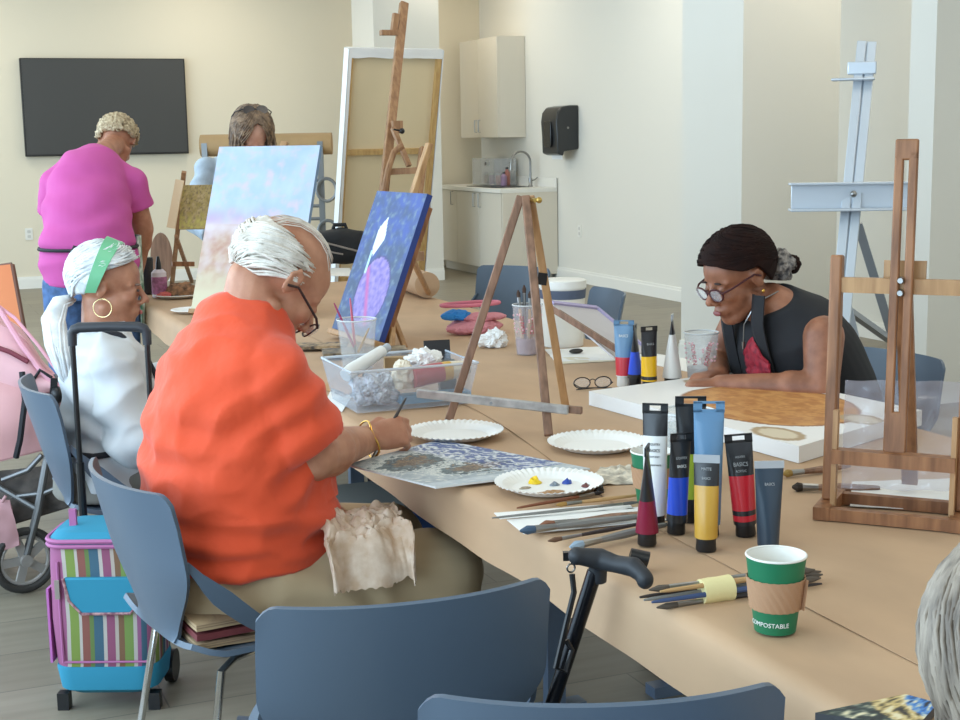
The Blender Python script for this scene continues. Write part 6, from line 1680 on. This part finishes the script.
for k in range(900):
    az = rr.uniform(60, 300); el = rr.uniform(-20, 88); pts = []; e1 = rr.uniform(-45, -20); ph = rr.uniform(0, 6)
    for i in range(8):
        t_ = i/7; e = 88+(e1-88)*t_; pts.append(S.p(az+8*math.sin(t_*2+ph), e, 1.10+.035*math.sin(ph*3)+.02*math.sin(t_*5+ph)))
    L_ = rr.uniform(.01, .06)
    for i in (1, 2): pts.append(pts[7]+V((0, 0, -L_*i/2)))
    lock(bm, pts, rr.uniform(.0016, .0034))
obj('hair', bm, gh, fg, sharp=180)

# ================================================================== TROLLEY BAG, PUSHCHAIR, ORANGE CHAIR
# striped shopping trolley
A0, B0 = T(64, 692, .05), T(163, 690, .05)
D = 3.70; cb_ = P(114, 682, D); cb_.z = .05
def stripes():
    m = bpy.data.materials.new('striped_fabric'); m.use_nodes = True; nt = m.node_tree; b = nt.nodes['Principled BSDF']; b.inputs['Roughness'].default_value = .75
    tc = nt.nodes.new('ShaderNodeTexCoord'); sp = nt.nodes.new('ShaderNodeSeparateXYZ'); nt.links.new(tc.outputs['Object'], sp.inputs[0])
    ad = nt.nodes.new('ShaderNodeMath'); ad.operation = 'ADD'; nt.links.new(sp.outputs[0], ad.inputs[0]); nt.links.new(sp.outputs[1], ad.inputs[1])
    ml = nt.nodes.new('ShaderNodeMath'); ml.operation = 'MULTIPLY_ADD'; ml.inputs[1].default_value = 4.2; ml.inputs[2].default_value = 3.0; nt.links.new(ad.outputs[0], ml.inputs[0])
    fr = nt.nodes.new('ShaderNodeMath'); fr.operation = 'FRACT'; nt.links.new(ml.outputs[0], fr.inputs[0])
    rp = nt.nodes.new('ShaderNodeValToRGB'); rp.color_ramp.interpolation = 'CONSTANT'; nt.links.new(fr.outputs[0], rp.inputs[0])
    seq = [(p_, tuple(.80*x+18 for x in c_)) for p_, c_ in [(0, (60, 104, 130)), (.08, (176, 92, 140)), (.18, (214, 204, 194)), (.22, (134, 160, 64)), (.32, (214, 204, 194)), (.35, (150, 82, 70)), (.43, (104, 134, 66)), (.48, (56, 100, 124)), (.58, (214, 204, 194)), (.62, (160, 78, 116)), (.71, (206, 192, 178)), (.75, (134, 94, 62)), (.81, (126, 160, 72)), (.91, (210, 202, 194)), (.95, (170, 96, 146))]]
    el = rp.color_ramp.elements
    while len(el) < len(seq): el.new(.5)
    for e_, (p_, c_) in zip(el, seq): e_.position = p_; e_.color = lin(c_)
    nt.links.new(rp.outputs[0], b.inputs['Base Color']); return m
strp = stripes(); turq = M('turquoise_fabric', (44, 138, 168), .8); mauve = M('mauve_piping', (176, 104, 152), .7)
rz0 = R(-24)
t = thing('shopping_trolley', 'striped multicolour wheeled shopping bag with turquoise trim and tall black handle', 'trolley bag', (cb_.x+.02, cb_.y+.10, 0), rz0)
bw, bd_ = .27, .20
def rl(w, d, z, n=7):  # rounded rectangle loop
    return [(x, y, z) for x, y in rrect(w, d, .05, 6)]
def stack(bm, loops):
    rg = [[bm.verts.new(p) for p in lp_] for lp_ in loops]
    for a, b in zip(rg, rg[1:]):
        for k in range(len(a)): bm.faces.new((a[k], a[(k+1) % len(a)], b[(k+1) % len(a)], b[k]))
    bm.faces.new(rg[0][::-1]); bm.faces.new(rg[-1])
bm = BM(); stack(bm, [rl(bw-.01, bd_-.01, .11), rl(bw, bd_, .13), rl(bw+.01, bd_+.01, .25), rl(bw+.005, bd_+.005, .40), rl(bw, bd_, .45)]); obj('bag_body', bm, strp, t)
bm = BM(); stack(bm, [rl(bw-.05, bd_-.05, .045), rl(bw-.01, bd_-.01, .06), rl(bw+.004, bd_+.004, .115), rl(bw-.0, bd_-.0, .125)]); obj('bag_base', bm, turq, t)
bm = BM(); stack(bm, [rl(bw+.006, bd_+.006, .445), rl(bw+.006, bd_+.006, .46), rl(bw-.03, bd_-.03, .482), rl(bw-.10, bd_-.10, .488)]); obj('bag_lid', bm, turq, t)
for z in (.45, .463):
    bm = BM(); tube(bm, rl(bw+.010, bd_+.010, z), .006, 6, closed=True); obj('piping', bm, mauve, t)
bm = BM(); fy = -(bd_/2+.010)
pf = [(-.088, fy, .37), (-.076, fy, .31), (-.045, fy, .275), (.08, fy, .275), (.112, fy, .31), (.118, fy, .37)]
prism(bm, pf, (0, 1, 0), .016); f_ = bevel(obj('pocket_flap', bm, turq, t), .004)
bm = BM(); tube(bm, [V(p)+V((0, -.008, 0)) for p in pf[:-1]], .004, 6); obj('flap_piping', bm, M('piping_patterned', (196, 150, 150), .6, var=.5, vscale=80, c2=(110, 60, 80)), f_)
bm = BM(); tube(bm, [(-.105, fy+.006, .41), (-.105, fy+.006, .14)], .004, 6); tube(bm, [(-.105, fy+.006, .14), (.12, fy+.006, .14)], .003, 6); obj('zipper', bm, mauve, t)
bm = BM(); box(bm, (-.105, fy-.006, .34), (.012, .006, .05)); obj('zip_pull', bm, M('zip_grey', (150, 140, 132), .4), t)
bm = BM(); prism(bm, [(-bw/2-.009, y, z) for y, z in ((-.08, .13), (.08, .13), (.08, .33), (-.08, .33))], (1, 0, 0), .006); obj('side_pocket', bm, M('mesh_pocket', (190, 110, 180), .7), t)
bm = BM(); box(bm, (-.08, -.03, .505), (.018, .012, .05)); obj('lid_tab', bm, mauve, t)
hl, hr_ = loc_of(t, P(78, 331, 3.85)), loc_of(t, P(152, 331, 3.85))
hz = hl.z; by = bd_/2+.02
x0h, x1h = -.10, .10
bm = BM()
for x in (x0h, x1h): tube(bm, [(x, by, .06), (x, by, .62)], .011, 10)
obj('lower_tube', bm, black, t)
bm = BM()
for x in (x0h, x1h): tube(bm, [(x, by, .60), (x, by, hz)], .0075, 10)
obj('telescopic_tube', bm, black, t)
bm = BM(); tube(bm, [(x0h, by, hz-.03), (x0h, by, hz+.004), (x0h+.006, by, hz+.012), (x0h+.02, by, hz+.018), (0, by, hz+.02), (x1h-.02, by, hz+.018), (x1h-.006, by, hz+.012), (x1h, by, hz+.004), (x1h, by, hz-.03)], [.012, .013, .014, .014, .013, .014, .014, .013, .012], 12); obj('handle', bm, M('grip_charcoal', (48, 50, 56), .5), t)
for x in (-.12, .12):
    bm = BM(); cone(bm, (x-.012, by, .045), (x+.012, by, .045), .045, .045, 24); obj('wheel', bm, black, t)
    bm = BM(); box(bm, (x, -bd_/2+.03, .023), (.03, .03, .046)); obj('foot', bm, black, t)

# pink pushchair
D = 4.7
W0 = P(25, 558, D)
pc = thing('pushchair', 'pink fabric pushchair with grey metal frame and spoked wheels at the left edge', 'pushchair', (W0.x-.15, W0.y, 0))
pinkf = M('dusty_pink_fabric', (214, 160, 160), .8, bump=.2, bscale=30); fgm = M('frame_gunmetal', (112, 112, 112), .35, .6)
tyre = M('tyre_dark', (56, 54, 52), .7)
def PD(px, py, dd=0): return P(px, py, D+dd)
def wheel(c, ax, r):
    w = thing if 0 else None
    s_, t_ = frame_of(ax); ax = ax.normalized()
    bm = BM(); tube(bm, [c+(s_*math.cos(a)+t_*math.sin(a))*r for a in [2*math.pi*k/36 for k in range(36)]], .014, 10, closed=True); o = obj('tyre', bm, tyre, pc, world=True)
    bm = BM(); tube(bm, [c+(s_*math.cos(a)+t_*math.sin(a))*(r-.018) for a in [2*math.pi*k/36 for k in range(36)]], .007, 8, closed=True)
    for k in range(5):
        a = 2*math.pi*k/5; d_ = s_*math.cos(a)+t_*math.sin(a); beam(bm, c+d_*.012, c+d_*(r-.02), .028, .010, ax.cross(d_))
    cone(bm, c-ax*.02, c+ax*.02, .02, .02, 16); obj('spokes', bm, M('wheel_silver', (166, 162, 158), .4, .3), o, world=True)
axw = (sd*.35-V((0, 1, 0))*.93).normalized(); axw.z = 0
rwh = .098
W0.z = rwh+.014
wheel(W0, axw, rwh)
W1 = W0-axw*.45; wheel(W1, axw, rwh)
W2 = W0+V((-.55, .0, 0)); wheel(W2, axw, rwh); wheel(W2-axw*.45, axw, rwh)
bm = BM(); tube(bm, [W0, PD(38, 510), PD(58, 395), PD(56, 375, .02)], [.013, .014, .011, .011], 10); tube(bm, [W0-axw*.45, PD(38, 510, .45), PD(58, 395, .45)], .011, 10)
tube(bm, [PD(38, 510), PD(-30, 470), PD(-90, 440)], .010, 8); tube(bm, [PD(12, 497), PD(44, 493), PD(66, 484), PD(78, 470)], .008, 8); tube(bm, [PD(2, 480), PD(28, 470), PD(42, 455)], .009, 8)
tube(bm, [W2, PD(-90, 440), PD(-40, 380)], .011, 8)
obj('frame', bm, fgm, pc, world=True)
bm = BM(); ell(bm, PD(57, 395, -.02), (.022, .022, .03)); beam(bm, PD(52, 415, -.02), PD(54, 378, -.02), .022, .02); obj('hinge', bm, black, pc, world=True)
Q = lambda px, py, dd: PD(px, py, dd)
def solid_quad(bm, pts4, dd, bulge=.02, n=14):
    A, B, C, D_2 = [V(p) for p in pts4]
    nn_ = _f*dd
    def fn(u, v):
        p = A.lerp(B, u).lerp(D_2.lerp(C, u), v)
        return p-_f*bulge*math.sin(math.pi*u)*math.sin(math.pi*v)+_f*(.008*nz(u*4, v*4, 2))
    surf(bm, fn, n, n, .012)
bm = BM()
solid_quad(bm, (Q(-40, 470, 0), Q(78, 440, .05), Q(75, 380, .05), Q(-40, 355, 0)), .4, .05)
solid_quad(bm, (Q(-40, 470, .42), Q(78, 440, .45), Q(75, 380, .45), Q(-40, 355, .42)), .4, -.03)
solid_quad(bm, (Q(78, 440, .05), Q(78, 440, .45), Q(74, 378, .45), Q(75, 380, .05)), .4, .0)
solid_quad(bm, (Q(-40, 470, 0), Q(78, 440, .05), Q(78, 440, .45), Q(-40, 470, .42)), .4, .0)
obj('seat_body', bm, pinkf, pc, world=True, sharp=60)
bm = BM()
def hood(u, v):
    # folded canopy: ribs sweeping up to the left
    a = Q(62, 392, .02+.40*v); b = Q(28+10*math.sin(u*3), 340, .02+.40*v); c = Q(-60, 285, .02+.40*v)
    p = a*(1-u)**2+b*2*u*(1-u)+c*u*u
    return p+V((0, 0, .05*math.sin(math.pi*v)*u+.012*math.sin(u*16)))
surf(bm, hood, 34, 14, .012)
def hoodside(u, v):
    a = hood(u, 0); b = Q(60-95*u, 392-5*u, .0); return V(a).lerp(b, v)-_f*.03*math.sin(v*3.1)+V((0, 0, .005*math.sin(u*22)))
surf(bm, hoodside, 30, 12, .010)
obj('canopy', bm, M('pale_pink_fabric', (228, 176, 180), .75, bump=.2, bscale=30), pc, world=True, sharp=60)
bm = BM(); tube(bm, [Q(62, 390, -.01), Q(42, 372, -.02), Q(22, 345, -.02), Q(0, 310, -.02), Q(-30, 290, 0)], .010, 8); tube(bm, [Q(58, 372, -.01), Q(38, 345, -.02), Q(15, 318, -.02), Q(-10, 300, 0)], .006, 8)
obj('canopy_piping', bm, M('pink_rim_pale', (232, 168, 184), .6), pc, world=True)
bm = BM(); tube(bm, [Q(22, 372, -.055), Q(25, 400, -.065), Q(20, 440, -.06), Q(16, 457, -.03)], .011, 6); tube(bm, [Q(30, 385, -.02), Q(40, 370, -.03), Q(52, 378, -.02)], .006, 6); obj('harness_strap', bm, blk, pc, world=True)
bm = BM(); tube(bm, [Q(-10, 345, -.02), Q(10, 352, -.03), Q(28, 362, -.03)], .008, 6); obj('handle_strap', bm, M('maroon_strap', (120, 44, 60), .6), pc, world=True)
bm = BM(); 
solid_quad(bm, (Q(-60, 545, .05), Q(72, 505, .05), Q(78, 462, .05), Q(-40, 476, .05)), .3, .02)
solid_quad(bm, (Q(-60, 545, .05), Q(72, 505, .05), Q(72, 505, .4), Q(-60, 545, .4)), .3, .0)
obj('under_basket', bm, M('basket_dark', (88, 80, 74), .85, var=.3, vscale=20), pc, world=True, sharp=60)
bm = BM(); solid_quad(bm, (Q(-30, 560, -.05), Q(20, 545, -.05), Q(10, 500, -.05), Q(-30, 497, -.05)), .2, .03); tube(bm, [Q(2, 502, -.07), Q(6, 496, -.07)], .005); obj('side_pouch', bm, M('dusty_mauve_fabric', (186, 142, 146), .8), pc, world=True)
# orange folding thing behind it
o0 = P(8, 300, 6.6)
t = thing('deck_chair', 'orange fabric chair with a dark edge standing behind the pink pushchair', 'chair', (o0.x-.1, o0.y, 0))
orf = M('orange_fabric', (224, 138, 92), .8, bump=.1)
a, b = P(-40, 272, 6.6), P(12, 265, 6.6); c_, d_ = P(24, 330, 6.5), P(-40, 340, 6.5)
bm = BM(); surf(bm, lambda u, v: a.lerp(b, u).lerp(d_.lerp(c_, u), v)-_f*.02*math.sin(3.1*u), 10, 10, .02); obj('back_cloth', bm, orf, t, world=True)
bm = BM()
for p, q_ in ((b, c_), (a, d_)):
    e_ = q_+(q_-p).normalized()*.0; g = V((e_.x+.08, e_.y-.1, .02)); tube(bm, [p, q_, g], .013, 8)
tube(bm, [a, b], .013, 8); obj('frame', bm, M('frame_brown', (112, 74, 58), .5), t, world=True)
s0, s1 = V((a.x, a.y-.05, .42)), V((b.x+.08, b.y-.05, .42))
bm = BM(); surf(bm, lambda u, v: V((s0.x+(s1.x-s0.x)*u, s0.y-.42*v, .44)), 4, 4, .02); obj('seat_cloth', bm, orf, t, world=True)
bm = BM()
for x in (s0.x, s1.x):
    tube(bm, [(x, s0.y-.42, .44), (x, s0.y-.42, .02)], .012, 8); tube(bm, [(x, s0.y, .44), (x, s0.y-.42, .44)], .012, 8); tube(bm, [d_.lerp(c_, 1 if x == s1.x else 0), (x, s0.y, .44), (x, s0.y, .02)], .012, 8)
obj('leg_frame', bm, M('frame_brown', (112, 74, 58), .5), t, world=True)

# blue crate under the table, seen between the man and the canvas board
c = T(352, 540, .02); c.z = 0
c = T(346, 494, .50)
t = thing('storage_crate', 'dark blue plastic crate standing on the floor under the table behind the man', 'crate', (c.x+.05, c.y, 0), R(0))
bl_ = M('crate_blue', (40, 74, 132), .5)
bm = BM(); stack(bm, [rl(.34, .28, .0), rl(.38, .32, .46)]); obj('crate_wall', bm, bl_, t)
bm = BM(); tube(bm, rl(.39, .33, .46), .012, 6, closed=True); obj('rim', bm, bl_, t)
bm = BM(); stack(bm, [rl(.38, .32, .465), rl(.36, .30, .49)]); obj('lid', bm, M('crate_lid', (120, 122, 118), .6), t)
